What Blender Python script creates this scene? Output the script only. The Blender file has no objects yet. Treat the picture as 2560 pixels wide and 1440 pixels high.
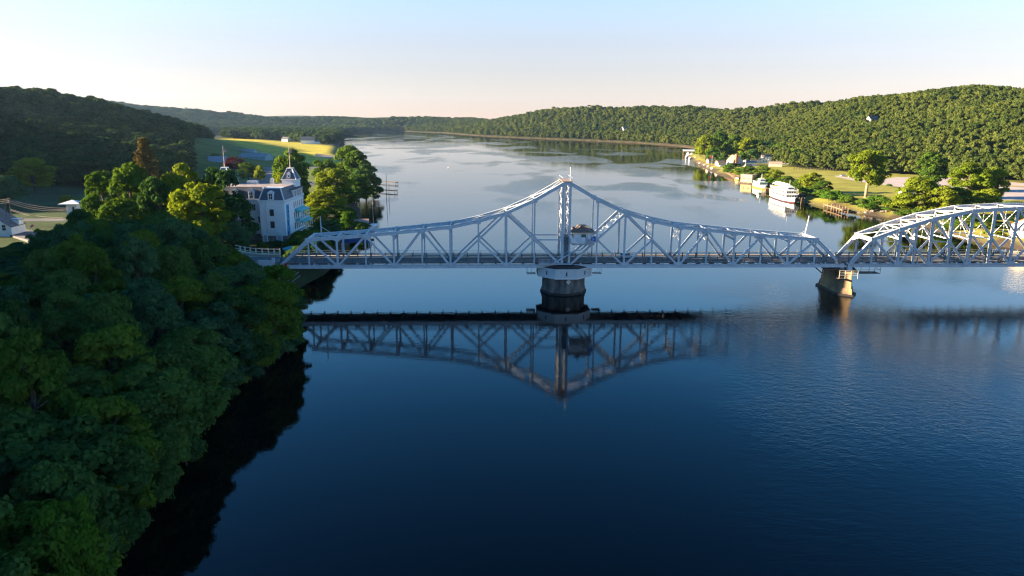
import bpy, math, random
import numpy as np
from mathutils import Vector, Matrix

SC = bpy.context.scene
COL = SC.collection
PI = math.pi

# ------------------------------------------------------------------ camera
CAM_H, FPX, PITCH, ROLL = 43.49, 1775.0, math.atan(420 / 1775.0), 0.00592
cam_d = bpy.data.cameras.new('camera')
cam_d.sensor_width = 36.0
cam_d.lens = 36.0 * FPX / 2560.0
cam_d.clip_start, cam_d.clip_end = 1.0, 30000.0
cam = bpy.data.objects.new('camera', cam_d)
COL.objects.link(cam)
_F = Vector((0, math.cos(PITCH), -math.sin(PITCH)))
_R = Vector((1, 0, 0))
_U = Vector((0, math.sin(PITCH), math.cos(PITCH)))
_R, _U = (_R * math.cos(ROLL) + _U * math.sin(ROLL)), (_U * math.cos(ROLL) - _R * math.sin(ROLL))
_M = Matrix((_R, _U, -_F)).transposed().to_4x4()
_M.translation = Vector((0, 0, CAM_H))
cam.matrix_world = _M
SC.camera = cam

# ------------------------------------------------------------------ sky, sun, exposure
SUN_EL, SUN_AZ = math.radians(13.5), 0.02           # low sun, shining along the bridge from the left
SUN_TO = Vector((-math.cos(SUN_AZ) * math.cos(SUN_EL), -math.sin(SUN_AZ) * math.cos(SUN_EL), math.sin(SUN_EL)))
world = bpy.data.worlds.new('World')
SC.world = world
world.use_nodes = True
_nt = world.node_tree
_sky = _nt.nodes.new('ShaderNodeTexSky')
_sky.sky_type = 'NISHITA'
_sky.sun_disc = False
_sky.sun_elevation = SUN_EL
_sky.sun_rotation = math.atan2(SUN_TO.x, SUN_TO.y) % (2 * PI)
_sky.altitude = 0
_sky.air_density = 1.0
_sky.dust_density = 0.0
_sky.ozone_density = 3.5
_bg = _nt.nodes['Background']
# haze paling is tinted in toward the horizon; overhead darkened to dim water reflections
_tc = _nt.nodes.new('ShaderNodeTexCoord')
_sp = _nt.nodes.new('ShaderNodeSeparateXYZ')
_nt.links.new(_tc.outputs['Generated'], _sp.inputs[0])
_el = _nt.nodes.new('ShaderNodeMapRange')
_el.interpolation_type = 'SMOOTHSTEP'
_el.inputs[1].default_value, _el.inputs[2].default_value = 0.02, 0.34
_nt.links.new(_sp.outputs[2], _el.inputs[0])
_sa = _nt.nodes.new('ShaderNodeMapRange')
_sa.inputs[3].default_value, _sa.inputs[4].default_value = 0.55, 1.15
_nt.links.new(_el.outputs[0], _sa.inputs[0])
_hs = _nt.nodes.new('ShaderNodeHueSaturation')
_nt.links.new(_sa.outputs[0], _hs.inputs['Saturation'])
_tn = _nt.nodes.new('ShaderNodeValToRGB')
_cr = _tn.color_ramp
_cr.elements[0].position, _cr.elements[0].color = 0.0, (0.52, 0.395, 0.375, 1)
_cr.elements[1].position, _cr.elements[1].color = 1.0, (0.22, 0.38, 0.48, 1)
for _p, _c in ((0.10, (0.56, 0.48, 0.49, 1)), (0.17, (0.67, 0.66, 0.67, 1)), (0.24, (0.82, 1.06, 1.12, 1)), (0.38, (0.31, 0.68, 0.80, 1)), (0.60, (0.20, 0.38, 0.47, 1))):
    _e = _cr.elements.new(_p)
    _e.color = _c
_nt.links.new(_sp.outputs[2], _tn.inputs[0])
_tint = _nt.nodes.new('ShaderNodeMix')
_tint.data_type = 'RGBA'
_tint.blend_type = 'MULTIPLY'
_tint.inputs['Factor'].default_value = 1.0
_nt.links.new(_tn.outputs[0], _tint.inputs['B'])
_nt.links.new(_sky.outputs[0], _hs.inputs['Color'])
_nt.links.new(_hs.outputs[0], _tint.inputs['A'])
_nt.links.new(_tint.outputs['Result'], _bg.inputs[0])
_bg.inputs[1].default_value = 0.076
sun_d = bpy.data.lights.new('sun', 'SUN')
sun_d.energy = 5.0
sun_d.angle = math.radians(0.5)
sun_d.color = (1.0, 0.79, 0.54)
sun = bpy.data.objects.new('sun', sun_d)
COL.objects.link(sun)
sun.rotation_euler = (-SUN_TO).to_track_quat('-Z', 'Y').to_euler()
vs = SC.view_settings
vs.view_transform = 'Standard'
vs.look = 'None'
vs.exposure = 2.5
vs.gamma = 1.0
vs.use_curve_mapping = False
cy = SC.cycles
cy.use_denoising = True
cy.use_adaptive_sampling = False
cy.filter_width = 1.3
cy.max_bounces = 4
cy.diffuse_bounces = 2
cy.glossy_bounces = 2
cy.transmission_bounces = 3
cy.transparent_max_bounces = 8
cy.volume_bounces = 0
cy.sample_clamp_indirect = 6.0
cy.caustics_reflective = False
cy.caustics_refractive = False


def spot(px, py, z=0.0):
    """where the sight line through a photograph pixel meets the level z"""
    d = _F + _R * ((px - 1280) / FPX) + _U * ((720 - py) / FPX)
    t = (z - CAM_H) / d.z
    return (d.x * t, d.y * t)


def spot_y(px, py, Y):
    d = _F + _R * ((px - 1280) / FPX) + _U * ((720 - py) / FPX)
    t = Y / d.y
    return (d.x * t, Y, d.z * t + CAM_H)


def pix(x, y, z):
    d = Vector((x, y, z - CAM_H))
    k = d.dot(_F)
    return (1280 + FPX * d.dot(_R) / k, 720 - FPX * d.dot(_U) / k, k)


# ------------------------------------------------------------------ materials
MATS = {}


def mat(name, col, rough=0.7, metal=0.0, var=0.12, scale=1.5, bump=0.0, bscale=8.0, spec=0.35, col2=None, stretch=None):
    if name in MATS:
        return MATS[name]
    m = bpy.data.materials.new(name)
    m.use_nodes = True
    n, l = m.node_tree.nodes, m.node_tree.links
    b = n['Principled BSDF']
    b.inputs['Roughness'].default_value = rough
    b.inputs['Metallic'].default_value = metal
    b.inputs['Specular IOR Level'].default_value = spec
    tc = n.new('ShaderNodeTexCoord')
    mp = n.new('ShaderNodeMapping')
    l.new(tc.outputs['Object'], mp.inputs['Vector'])
    if stretch:
        mp.inputs['Scale'].default_value = stretch
    no = n.new('ShaderNodeTexNoise')
    no.inputs['Scale'].default_value = scale
    no.inputs['Detail'].default_value = 5
    l.new(mp.outputs[0], no.inputs['Vector'])
    mx = n.new('ShaderNodeMix')
    mx.data_type = 'RGBA'
    c2 = col2 or tuple(c * (1 - 2 * var) for c in col)
    mx.inputs['A'].default_value = (*c2, 1)
    mx.inputs['B'].default_value = (*(tuple(min(1, c * (1 + var)) for c in col) if not col2 else col), 1)
    rp = n.new('ShaderNodeMapRange')
    rp.inputs['From Min'].default_value = 0.32
    rp.inputs['From Max'].default_value = 0.68
    l.new(no.outputs['Fac'], rp.inputs['Value'])
    l.new(rp.outputs[0], mx.inputs['Factor'])
    l.new(mx.outputs['Result'], b.inputs['Base Color'])
    if bump:
        nb = n.new('ShaderNodeTexNoise')
        nb.inputs['Scale'].default_value = bscale
        nb.inputs['Detail'].default_value = 4
        l.new(mp.outputs[0], nb.inputs['Vector'])
        bp = n.new('ShaderNodeBump')
        bp.inputs['Strength'].default_value = bump
        bp.inputs['Distance'].default_value = 0.1
        l.new(nb.outputs['Fac'], bp.inputs['Height'])
        l.new(bp.outputs[0], b.inputs['Normal'])
    MATS[name] = m
    return m


def leaf_mat(name, c0, c1, trans=0.35, pscale=0.35, stand=0.0):
    """foliage: two leaf colours mixed by clump noise and by plant, part of the light passes through"""
    m = bpy.data.materials.new(name)
    m.use_nodes = True
    n, l = m.node_tree.nodes, m.node_tree.links
    n.remove(n['Principled BSDF'])
    out = n['Material Output']
    tc = n.new('ShaderNodeTexCoord')
    oi = n.new('ShaderNodeObjectInfo')
    no = n.new('ShaderNodeTexNoise')
    no.inputs['Scale'].default_value = pscale
    no.inputs['Detail'].default_value = 6
    no.inputs['Roughness'].default_value = 0.7
    l.new(tc.outputs['Object'], no.inputs['Vector'])
    ad = n.new('ShaderNodeMath')
    ad.operation = 'MULTIPLY_ADD'
    ad.inputs[1].default_value = 0.7
    l.new(oi.outputs['Random'], ad.inputs[0])
    l.new(no.outputs['Fac'], ad.inputs[2])
    gi_ = n.new('ShaderNodeNewGeometry')
    a1 = n.new('ShaderNodeMath')
    a1.operation = 'MULTIPLY_ADD'
    a1.inputs[1].default_value = 0.45
    l.new(gi_.outputs['Random Per Island'], a1.inputs[0])
    l.new(ad.outputs[0], a1.inputs[2])
    ad = a1
    rp = n.new('ShaderNodeMapRange')
    rp.inputs['From Min'].default_value = 0.55
    rp.inputs['From Max'].default_value = 1.55
    if stand:
        ge = n.new('ShaderNodeNewGeometry')
        nw = n.new('ShaderNodeTexNoise')
        nw.inputs['Scale'].default_value = 0.013
        nw.inputs['Detail'].default_value = 4
        l.new(ge.outputs['Position'], nw.inputs['Vector'])
        a2 = n.new('ShaderNodeMath')
        a2.operation = 'MULTIPLY_ADD'
        a2.inputs[1].default_value = stand
        l.new(nw.outputs['Fac'], a2.inputs[0])
        l.new(ad.outputs[0], a2.inputs[2])
        rp.inputs['From Min'].default_value = 0.55 + stand * 0.42
        rp.inputs['From Max'].default_value = 1.55 + stand * 0.60
        l.new(a2.outputs[0], rp.inputs['Value'])
    else:
        l.new(ad.outputs[0], rp.inputs['Value'])
    mx = n.new('ShaderNodeMix')
    mx.data_type = 'RGBA'
    mx.inputs['A'].default_value = (*c0, 1)
    mx.inputs['B'].default_value = (*c1, 1)
    l.new(rp.outputs[0], mx.inputs['Factor'])
    df = n.new('ShaderNodeBsdfDiffuse')
    tr = n.new('ShaderNodeBsdfTranslucent')
    l.new(mx.outputs['Result'], df.inputs[0])
    br = n.new('ShaderNodeMix')
    br.data_type = 'RGBA'
    br.blend_type = 'MULTIPLY'
    br.inputs['Factor'].default_value = 1.0
    br.inputs['B'].default_value = (1.25, 1.1, 0.45, 1)
    l.new(mx.outputs['Result'], br.inputs['A'])
    l.new(br.outputs['Result'], tr.inputs[0])
    ms = n.new('ShaderNodeMixShader')
    ms.inputs[0].default_value = trans
    l.new(df.outputs[0], ms.inputs[1])
    l.new(tr.outputs[0], ms.inputs[2])
    l.new(ms.outputs[0], out.inputs[0])
    MATS[name] = m
    return m


STEEL = mat('bridge_paint', (0.58, 0.64, 0.68), 0.5, 0.0, 0.10, 0.9, spec=0.4, col2=(0.48, 0.53, 0.56))
STEEL_W = mat('bridge_paint_light', (0.54, 0.57, 0.60), 0.5, 0.0, 0.08, 0.9, spec=0.4, col2=(0.46, 0.48, 0.50))
DARKSTEEL = mat('guard_rail_steel', (0.10, 0.15, 0.17), 0.5, 0.2, 0.2, 2.0)
RUST = mat('rusted_steel', (0.22, 0.10, 0.05), 0.8, 0.0, 0.3, 3.0, col2=(0.35, 0.30, 0.28))
DECK = mat('deck_asphalt', (0.16, 0.145, 0.14), 0.85, 0, 0.2, 0.5, bump=0.2, bscale=6)
ASPHALT = mat('road_asphalt', (0.13, 0.125, 0.125), 0.9, 0, 0.15, 0.25)
GRAVEL = mat('parking_gravel', (0.50, 0.41, 0.37), 0.95, 0, 0.12, 0.12, col2=(0.40, 0.33, 0.30))
CONC = mat('concrete', (0.50, 0.44, 0.36), 0.9, 0, 0.15, 0.6, col2=(0.36, 0.31, 0.26))
STONE = mat('pier_stone', (0.25, 0.225, 0.20), 0.9, 0, 0.3, 0.75, bump=0.9, bscale=2.6, col2=(0.07, 0.062, 0.056), stretch=(1, 1, 0.35))
STONE_T = mat('tan_pier_stone', (0.42, 0.28, 0.13), 0.9, 0, 0.3, 0.5, bump=0.6, bscale=2.0, col2=(0.15, 0.105, 0.07), stretch=(1, 1, 0.4))
STAIN = mat('waterline_stain', (0.035, 0.03, 0.026), 0.7, 0, 0.2, 1.0)
WHITE = mat('white_paint', (0.84, 0.83, 0.81), 0.6, 0, 0.04, 0.5, col2=(0.77, 0.76, 0.74))
WHITEB = mat('white_boards', (0.74, 0.75, 0.74), 0.6, 0, 0.08, 0.8, col2=(0.60, 0.62, 0.62), stretch=(4, 4, 0.4))
CREAM = mat('cream_paint', (0.72, 0.64, 0.48), 0.6, 0, 0.06, 0.7)
SLATE = mat('slate_roof', (0.085, 0.10, 0.13), 0.55, 0, 0.2, 2.5)
TARROOF = mat('flat_roof', (0.30, 0.25, 0.24), 0.9, 0, 0.15, 0.4)
SHINGLE = mat('brown_shingles', (0.21, 0.165, 0.14), 0.9, 0, 0.3, 2.5, bump=0.6, bscale=6)
GLASS = mat('window_glass', (0.045, 0.055, 0.065), 0.08, 0, 0.2, 0.8, spec=0.8)
GLASS_G = mat('green_window_glass', (0.03, 0.10, 0.09), 0.08, 0, 0.2, 0.8, spec=0.8)
LOUVER = mat('dark_shutters', (0.06, 0.055, 0.055), 0.7, 0, 0.2, 3)
TEAL = mat('teal_roof', (0.10, 0.46, 0.46), 0.5, 0, 0.1, 1.0)
BLUE = mat('blue_sign', (0.02, 0.10, 0.42), 0.45, 0, 0.08, 1.5)
BANNER = mat('banner_blue', (0.10, 0.42, 0.58), 0.7, 0, 0.2, 0.6, col2=(0.03, 0.24, 0.46))
NAVY = mat('navy_cloth', (0.02, 0.05, 0.14), 0.8, 0, 0.2, 1)
WOOD = mat('weathered_wood', (0.33, 0.22, 0.12), 0.9, 0, 0.25, 1.5, col2=(0.18, 0.12, 0.07), stretch=(1, 1, 0.3))
WOOD_D = mat('dark_wood', (0.11, 0.085, 0.065), 0.9, 0, 0.25, 1.5)
BARK = mat('bark', (0.13, 0.10, 0.075), 0.95, 0, 0.25, 1.5, bump=0.6, bscale=5)
BARK_L = mat('pale_bark', (0.34, 0.25, 0.16), 0.95, 0, 0.2, 1.5)
BRICK = mat('brick', (0.40, 0.15, 0.07), 0.9, 0, 0.2, 3)
REDROOF = mat('rust_roof', (0.42, 0.17, 0.07), 0.85, 0, 0.15, 1.0)
GREYWALL = mat('grey_siding', (0.34, 0.36, 0.38), 0.8, 0, 0.08, 0.8)
PINKWALL = mat('tan_siding', (0.58, 0.44, 0.33), 0.8, 0, 0.08, 0.8)
GREYROOF = mat('grey_shingles', (0.17, 0.165, 0.17), 0.9, 0, 0.2, 1.2)
HANGARROOF = mat('hangar_metal', (0.24, 0.28, 0.31), 0.8, 0.0, 0.1, 0.2)
HANGARWALL = mat('hangar_wall', (0.18, 0.33, 0.37), 0.6, 0, 0.06, 0.3)
HULLRED = mat('antifouling_red', (0.10, 0.032, 0.028), 0.6, 0, 0.2, 1)
HULLBLUE = mat('hull_navy', (0.02, 0.035, 0.09), 0.25, 0, 0.1, 1, spec=0.6)
HULLGREEN = mat('hull_green', (0.28, 0.42, 0.38), 0.4, 0, 0.1, 1)
YELLOW = mat('hull_yellow', (0.62, 0.42, 0.07), 0.5, 0, 0.1, 1)
CAR_W = mat('car_silver', (0.62, 0.65, 0.68), 0.25, 0.1, 0.03, 1, spec=0.6)
TYRE = mat('tyre', (0.02, 0.02, 0.02), 0.9, 0, 0.1, 3)
LAMP_R = mat('red_lamp', (0.5, 0.02, 0.02), 0.4, 0, 0.05, 2)
PINK = mat('pink_cloth', (0.75, 0.12, 0.22), 0.8, 0, 0.1, 2)
RED = mat('red_paint', (0.50, 0.07, 0.05), 0.6, 0, 0.15, 2)
INK = mat('sign_ink', (0.16, 0.17, 0.2), 0.7, 0, 0.1, 3)
SKYINK = mat('pale_blue_ink', (0.25, 0.45, 0.75), 0.6, 0, 0.1, 3)
REDINK = mat('faded_red_ink', (0.50, 0.22, 0.22), 0.7, 0, 0.1, 3)
ROCK = mat('bank_rock', (0.20, 0.165, 0.14), 0.95, 0, 0.3, 0.7, bump=0.6, bscale=2)
LINEW = mat('road_line_white', (0.62, 0.58, 0.52), 0.8, 0, 0.2, 0.7)
LINEY = mat('road_line_yellow', (0.55, 0.36, 0.06), 0.8, 0, 0.2, 0.7)

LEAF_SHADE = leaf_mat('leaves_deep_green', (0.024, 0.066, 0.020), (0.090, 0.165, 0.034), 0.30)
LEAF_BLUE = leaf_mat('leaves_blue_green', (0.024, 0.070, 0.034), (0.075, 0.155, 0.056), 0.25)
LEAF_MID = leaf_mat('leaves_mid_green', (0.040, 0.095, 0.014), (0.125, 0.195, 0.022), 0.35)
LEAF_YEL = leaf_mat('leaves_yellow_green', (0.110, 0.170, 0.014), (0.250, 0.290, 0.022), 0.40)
LEAF_LIME = leaf_mat('leaves_fresh_green', (0.060, 0.150, 0.016), (0.110, 0.200, 0.020), 0.40)
LEAF_RED = leaf_mat('leaves_copper', (0.085, 0.014, 0.020), (0.140, 0.030, 0.030), 0.25)
LEAF_SPRUCE = leaf_mat('needles_brown_green', (0.070, 0.085, 0.022), (0.150, 0.115, 0.040), 0.2)
LEAF_FAR = leaf_mat('leaves_far_wood', (0.026, 0.056, 0.014), (0.140, 0.165, 0.034), 0.30, 0.25, 1.3)
LEAF_HILL = leaf_mat('leaves_hill_wood', (0.020, 0.050, 0.018), (0.070, 0.105, 0.030), 0.25, 0.25, 1.0)
LEAF_DRY = leaf_mat('leaves_dry', (0.16, 0.06, 0.025), (0.22, 0.10, 0.03), 0.25)


# ------------------------------------------------------------------ mesh builder
class MB:
    def __init__(self):
        self.v, self.f = [], []

    def add(self, vs, fs):
        o = len(self.v)
        self.v += [tuple(p) for p in vs]
        self.f += [tuple(i + o for i in q) for q in fs]
        return self

    def box(self, x0, x1, y0, y1, z0, z1):
        return self.add([(x0, y0, z0), (x1, y0, z0), (x1, y1, z0), (x0, y1, z0), (x0, y0, z1), (x1, y0, z1), (x1, y1, z1), (x0, y1, z1)],
                        [(3, 2, 1, 0), (4, 5, 6, 7), (0, 1, 5, 4), (1, 2, 6, 5), (2, 3, 7, 6), (3, 0, 4, 7)])

    def cbox(self, c, s):
        return self.box(c[0] - s[0] / 2, c[0] + s[0] / 2, c[1] - s[1] / 2, c[1] + s[1] / 2, c[2] - s[2] / 2, c[2] + s[2] / 2)

    def beam(self, p0, p1, w, h, up=(0, 0, 1), prof=None):
        """a bar from p0 to p1; w across, h in the 'up' sense; prof 'I' gives flanges and a recessed web"""
        p0, p1 = Vector(p0), Vector(p1)
        d = (p1 - p0).normalized()
        up = Vector(up)
        s = d.cross(up)
        if s.length < 1e-4:
            s = d.cross(Vector((0, 1, 0)))
        s.normalize()
        t = s.cross(d).normalized()
        a, b = w / 2, h / 2
        if prof == 'I':
            e, g = h * 0.16, a * 0.55
            pts = [(-a, -b), (a, -b), (a, -b + e), (g, -b + e), (g, b - e), (a, b - e), (a, b), (-a, b), (-a, b - e), (-g, b - e), (-g, -b + e), (-a, -b + e)]
        else:
            pts = [(-a, -b), (a, -b), (a, b), (-a, b)]
        n = len(pts)
        vs = [p0 + s * x + t * y for x, y in pts] + [p1 + s * x + t * y for x, y in pts]
        fs = [(i, (i + 1) % n, n + (i + 1) % n, n + i) for i in range(n)]
        if prof == 'I':
            for o, fl in ((0, True), (n, False)):
                for q in ((0, 1, 2, 11), (11, 2, 3, 10), (10, 3, 4, 9), (9, 4, 5, 8), (8, 5, 6, 7)):
                    q = tuple(o + i for i in q)
                    fs.append(tuple(reversed(q)) if fl else q)
        else:
            fs += [tuple(range(n - 1, -1, -1)), tuple(range(n, 2 * n))]
        return self.add(vs, fs)

    def cyl(self, p0, p1, r0, r1=None, n=8, cap=True):
        r1 = r0 if r1 is None else r1
        p0, p1 = Vector(p0), Vector(p1)
        d = (p1 - p0).normalized()
        s = d.cross(Vector((0, 0, 1)))
        if s.length < 1e-3:
            s = Vector((1, 0, 0))
        s.normalize()
        t = s.cross(d)
        vs = []
        for p, r in ((p0, r0), (p1, r1)):
            vs += [p + (s * math.cos(2 * PI * i / n) + t * math.sin(2 * PI * i / n)) * r for i in range(n)]
        fs = [(i, n + i, n + (i + 1) % n, (i + 1) % n) for i in range(n)]
        if cap:
            fs += [tuple(range(n)), tuple(range(2 * n - 1, n - 1, -1))]
        return self.add(vs, fs)

    def prism(self, poly, z0, z1, poly2=None):
        n = len(poly)
        p2 = poly2 or poly
        vs = [(x, y, z0) for x, y in poly] + [(x, y, z1) for x, y in p2]
        fs = [(i, (i + 1) % n, n + (i + 1) % n, n + i) for i in range(n)]
        fs += [tuple(range(n - 1, -1, -1)), tuple(range(n, 2 * n))]
        return self.add(vs, fs)

    def gable(self, x0, x1, y0, y1, z0, zr, ax='x', ov=0.0, th=0.0):
        """a solid pitched roof; ridge along ax"""
        if ax == 'x':
            ym = (y0 + y1) / 2
            return self.add([(x0, y0, z0), (x1, y0, z0), (x1, y1, z0), (x0, y1, z0), (x0, ym, zr), (x1, ym, zr)],
                            [(3, 2, 1, 0), (0, 1, 5, 4), (2, 3, 4, 5), (1, 2, 5), (3, 0, 4)])
        xm = (x0 + x1) / 2
        return self.add([(x0, y0, z0), (x1, y0, z0), (x1, y1, z0), (x0, y1, z0), (xm, y0, zr), (xm, y1, zr)],
                        [(3, 2, 1, 0), (1, 2, 5, 4), (3, 0, 4, 5), (0, 1, 4), (2, 3, 5)])

    def build(self, name, m, parent=None, smooth=False, loc=None):
        me = bpy.data.meshes.new(name)
        me.from_pydata(self.v, [], self.f)
        me.materials.append(m)
        if smooth:
            me.polygons.foreach_set('use_smooth', [True] * len(me.polygons))
        me.update()
        o = bpy.data.objects.new(name, me)
        COL.objects.link(o)
        if parent:
            o.parent = parent
        if loc:
            o.location = loc
        return o


def tag(o, label, cat, group=None):
    o['label'] = label
    o['category'] = cat
    if group:
        o['group'] = group
    return o


def thing(name, label, cat, loc=(0, 0, 0), rz=0.0, group=None):
    o = bpy.data.objects.new(name, None)
    o.empty_display_size = 0.5
    COL.objects.link(o)
    o.location = loc
    o.rotation_euler = (0, 0, rz)
    return tag(o, label, cat, group)


def struct(o, kind='structure', label=None):
    o['kind'] = kind
    if label:
        o['label'] = label
    return o


# ------------------------------------------------------------------ land
SHORE_L = [(-30, -700), (-30, -100), (-33, 0), (-37, 40), (-41, 60), (-45, 85), (-48, 107), (-44, 130), (-50, 150), (-57, 165), (-57, 185), (-54, 200), (-57, 235),
           (-60, 262), (-66, 300), (-71, 330), (-84, 380), (-92, 438), (-108, 540), (-140, 658), (-220, 900), (-300, 1250), (-385, 1650), (-405, 1730),
           (-465, 1900), (-475, 2117), (-500, 2300), (-560, 2560)]
SHORE_R = [(-430, 2740), (-246, 2454), (-91, 2003), (18, 1806), (109, 1678), (188, 1566), (253, 1442), (294, 1273), (300, 1150), (262, 1030), (222, 922),
           (200, 800), (189, 736), (174, 621), (171, 585), (170, 510), (167, 474), (162, 406), (162, 368), (169, 344), (176, 330), (177, 300), (172, 267),
           (180, 246), (187, 200), (190, 100), (192, -700)]
RIVER = SHORE_L + SHORE_R
BAY = [(-1080, 2300), (-920, 1800), (-745, 1615), (-650, 1640), (-690, 1800), (-860, 2300)]
FLAT = 2.6


def seg_dist(x, y, pts, closed=True):
    best = np.full(x.shape, 1e9)
    tpar = np.zeros(x.shape)
    n = len(pts)
    for i in range(n if closed else n - 1):
        ax, ay = pts[i][:2]
        bx, by = pts[(i + 1) % n][:2]
        dx, dy = bx - ax, by - ay
        t = np.clip(((x - ax) * dx + (y - ay) * dy) / (dx * dx + dy * dy), 0, 1)
        d = np.hypot(x - ax - t * dx, y - ay - t * dy)
        k = d < best
        best = np.where(k, d, best)
        tpar = np.where(k, i + t, tpar)
    return best, tpar


def inside(x, y, pts):
    r = np.zeros(x.shape, bool)
    n = len(pts)
    for i in range(n):
        ax, ay = pts[i][:2]
        bx, by = pts[(i + 1) % n][:2]
        c = (ay > y) != (by > y)
        r ^= c & (x < (bx - ax) * (y - ay) / ((by - ay) if by != ay else 1e-9) + ax)
    return r


def sm(a, b, x):
    t = np.clip((x - a) / (b - a), 0, 1)
    return t * t * (3 - 2 * t)


def crest(lst, drop=15.0):
    return [(lambda p: (p[0], p[1], p[2] - drop))(spot_y(px, py, Y)) for px, py, Y in lst]


CREST_LEFT = [(-860, 250, 98), (-650, 370, 122), (-680, 560, 104)] + crest([(0, 224, 690), (100, 250, 740), (200, 286, 820), (300, 306, 920), (400, 322, 1080), (455, 334, 1250)]) + [(-620, 1500, 4)]  # leading points: unseen rise, added to shade the left meadow
CREST_RIGHT = [(1500, 300, 110)] + crest([(2800, 205, 800), (2560, 214, 900), (2400, 215, 960), (2200, 227, 1060), (2000, 244, 1260), (1800, 260, 1500), (1680, 266, 1680),
                                          (1500, 258, 1930), (1400, 264, 2060), (1300, 274, 2200), (1200, 286, 2400), (1130, 298, 2640)], 25)
CREST_RANGE = [(-3400, 3000, 170)] + crest([(-60, 232, 2900), (60, 240, 2900), (170, 252, 2900), (250, 254, 2900), (300, 262, 2900), (345, 274, 2950), (420, 276, 3000), (480, 280, 3050), (530, 288, 3100), (560, 297, 3150), (590, 306, 3200)], 8)
CREST_MID = crest([(700, 306, 3150), (780, 300, 3100), (860, 299, 3000), (950, 299, 3000), (1050, 299, 3050), (1150, 300, 3100)], 12)
CREST_FAR = crest([(500, 302, 5600), (600, 299, 5500), (690, 291, 5400), (760, 290, 5400), (850, 293, 5500), (1000, 296, 5600), (1150, 300, 5700)], 0)
CREST_SHADE = [(-350, -700, 88), (-350, 60, 86), (-360, 230, 80)]  # unseen hill off to the left, shaped to throw the near bank into shade


def crest_h(x, y, pts, w):
    d, t = seg_dist(x, y, pts, False)
    h = np.interp(t, np.arange(len(pts)), [p[2] for p in pts])
    g = np.exp(-(d / w) ** 2)
    return h * np.clip((g - 0.06) / 0.94, 0, 1)


def shore_d(x, y):
    """metres inland of the river or bay edge, negative on the water"""
    d1, _ = seg_dist(x, y, RIVER)
    s1 = np.where(inside(x, y, RIVER), -d1, d1)
    d2, _ = seg_dist(x, y, BAY)
    s2 = np.where(inside(x, y, BAY), -d2, d2)
    return np.minimum(s1, s2)


def wood_edge(y):
    """how far from the right shore the wood begins"""
    return np.interp(y, [0, 200, 440, 500, 575, 605, 650, 720, 850, 1000, 1080, 3000], [150, 190, 215, 192, 152, 108, 80, 75, 58, 40, 4, 4])


def land_h(x, y, d=None):
    x, y = np.asarray(x, float), np.asarray(y, float)
    d = shore_d(x, y) if d is None else d
    bank = np.clip(d * 0.42, 0, FLAT)
    left_near = np.clip(d * 0.5, 0, 6.5) * (1 - sm(196, 214, y)) * (x < 0) + bank * sm(196, 214, y) * (x < 0) + bank * (x >= 0)
    h = left_near
    inland = sm(0, 160, d)
    h = h + crest_h(x, y, CREST_LEFT, 165) * inland
    rid = crest_h(x, y, CREST_RIGHT, 360) * sm(0, 220, d - wood_edge(y)) * (x > -500)
    h = h + rid
    h = h + crest_h(x, y, CREST_RANGE, 420) + crest_h(x, y, CREST_MID, 260) * inland + crest_h(x, y, CREST_FAR, 500)
    h = h + crest_h(x, y, CREST_SHADE, 120) * (1 - sm(166, 198, y)) * sm(0, 60, d)
    rough = (np.sin(x * 0.013 + y * 0.007) * np.sin(y * 0.011 - x * 0.004) + 0.5 * np.sin(x * 0.031 + 1.3) * np.sin(y * 0.027 + .4))
    h = h + rough * 7.0 * sm(10, 60, h)
    return np.where(d < 0, np.maximum(d * 0.25, -3.5), h)


def H(x, y):
    return float(land_h(np.array([x]), np.array([y]))[0])


def span(a, b, s):
    return list(np.linspace(a, b, max(2, int(round(abs(b - a) / s)) + 1)))


gx = sorted(set(np.round(span(-7000, -2600, 220) + span(-2600, -900, 60) + span(-900, -320, 22) + span(-320, 330, 6.5) + span(330, 900, 22) + span(900, 2600, 70) + span(2600, 7000, 220), 2)))
gy = sorted(set(np.round(span(-600, -100, 40) + span(-100, 720, 6.5) + span(720, 1300, 14) + span(1300, 2800, 30) + span(2800, 3800, 60) + span(3800, 7000, 130), 2)))
GX, GY = np.meshgrid(np.array(gx), np.array(gy))
GD = shore_d(GX, GY)
GZ = land_h(GX, GY, GD)
nx, ny = len(gx), len(gy)
gv = np.stack([GX.ravel(), GY.ravel(), GZ.ravel()], -1)
ii = (np.arange(ny - 1)[:, None] * nx + np.arange(nx - 1)[None]).ravel()
gf = np.stack([ii, ii + 1, ii + nx + 1, ii + nx], -1)
gme = bpy.data.meshes.new('ground')
gme.from_pydata(gv.tolist(), [], gf.tolist())
gme.polygons.foreach_set('use_smooth', [True] * len(gme.polygons))

# ground cover: lawns, hay field, wood floor and the wet margin each have their own colour
FIELD = [spot(px, py, FLAT) for px, py in [(535, 351), (620, 350), (760, 358), (866, 368), (866, 412), (770, 410), (660, 394), (545, 370)]]
AIRFIELD = [spot(px, py, FLAT) for px, py in [(480, 385), (540, 352), (700, 352), (865, 368), (880, 400), (800, 470), (720, 520), (560, 520), (470, 440)]]
MEADOW_L = [spot(px, py, FLAT) for px, py in [(-80, 480), (60, 462), (200, 470), (380, 480), (480, 440), (620, 520), (560, 600), (-80, 640)]]
cov = np.zeros((gv.shape[0], 4), np.float32)
X, Y, D = gv[:, 0], gv[:, 1], GD.ravel()
rng0 = np.random.default_rng(3)
base = np.tile(np.array([0.045, 0.055, 0.020]), (len(X), 1))           # wood floor
lawn = np.array([0.290, 0.275, 0.050])
lawn2 = np.array([0.130, 0.160, 0.036])
hay = np.array([0.480, 0.400, 0.040])
mud = np.array([0.085, 0.065, 0.045])
k = (X > 0) & (D > 0) & (D < wood_edge(Y)) & (Y < 1000)
base[k] = lawn
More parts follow.
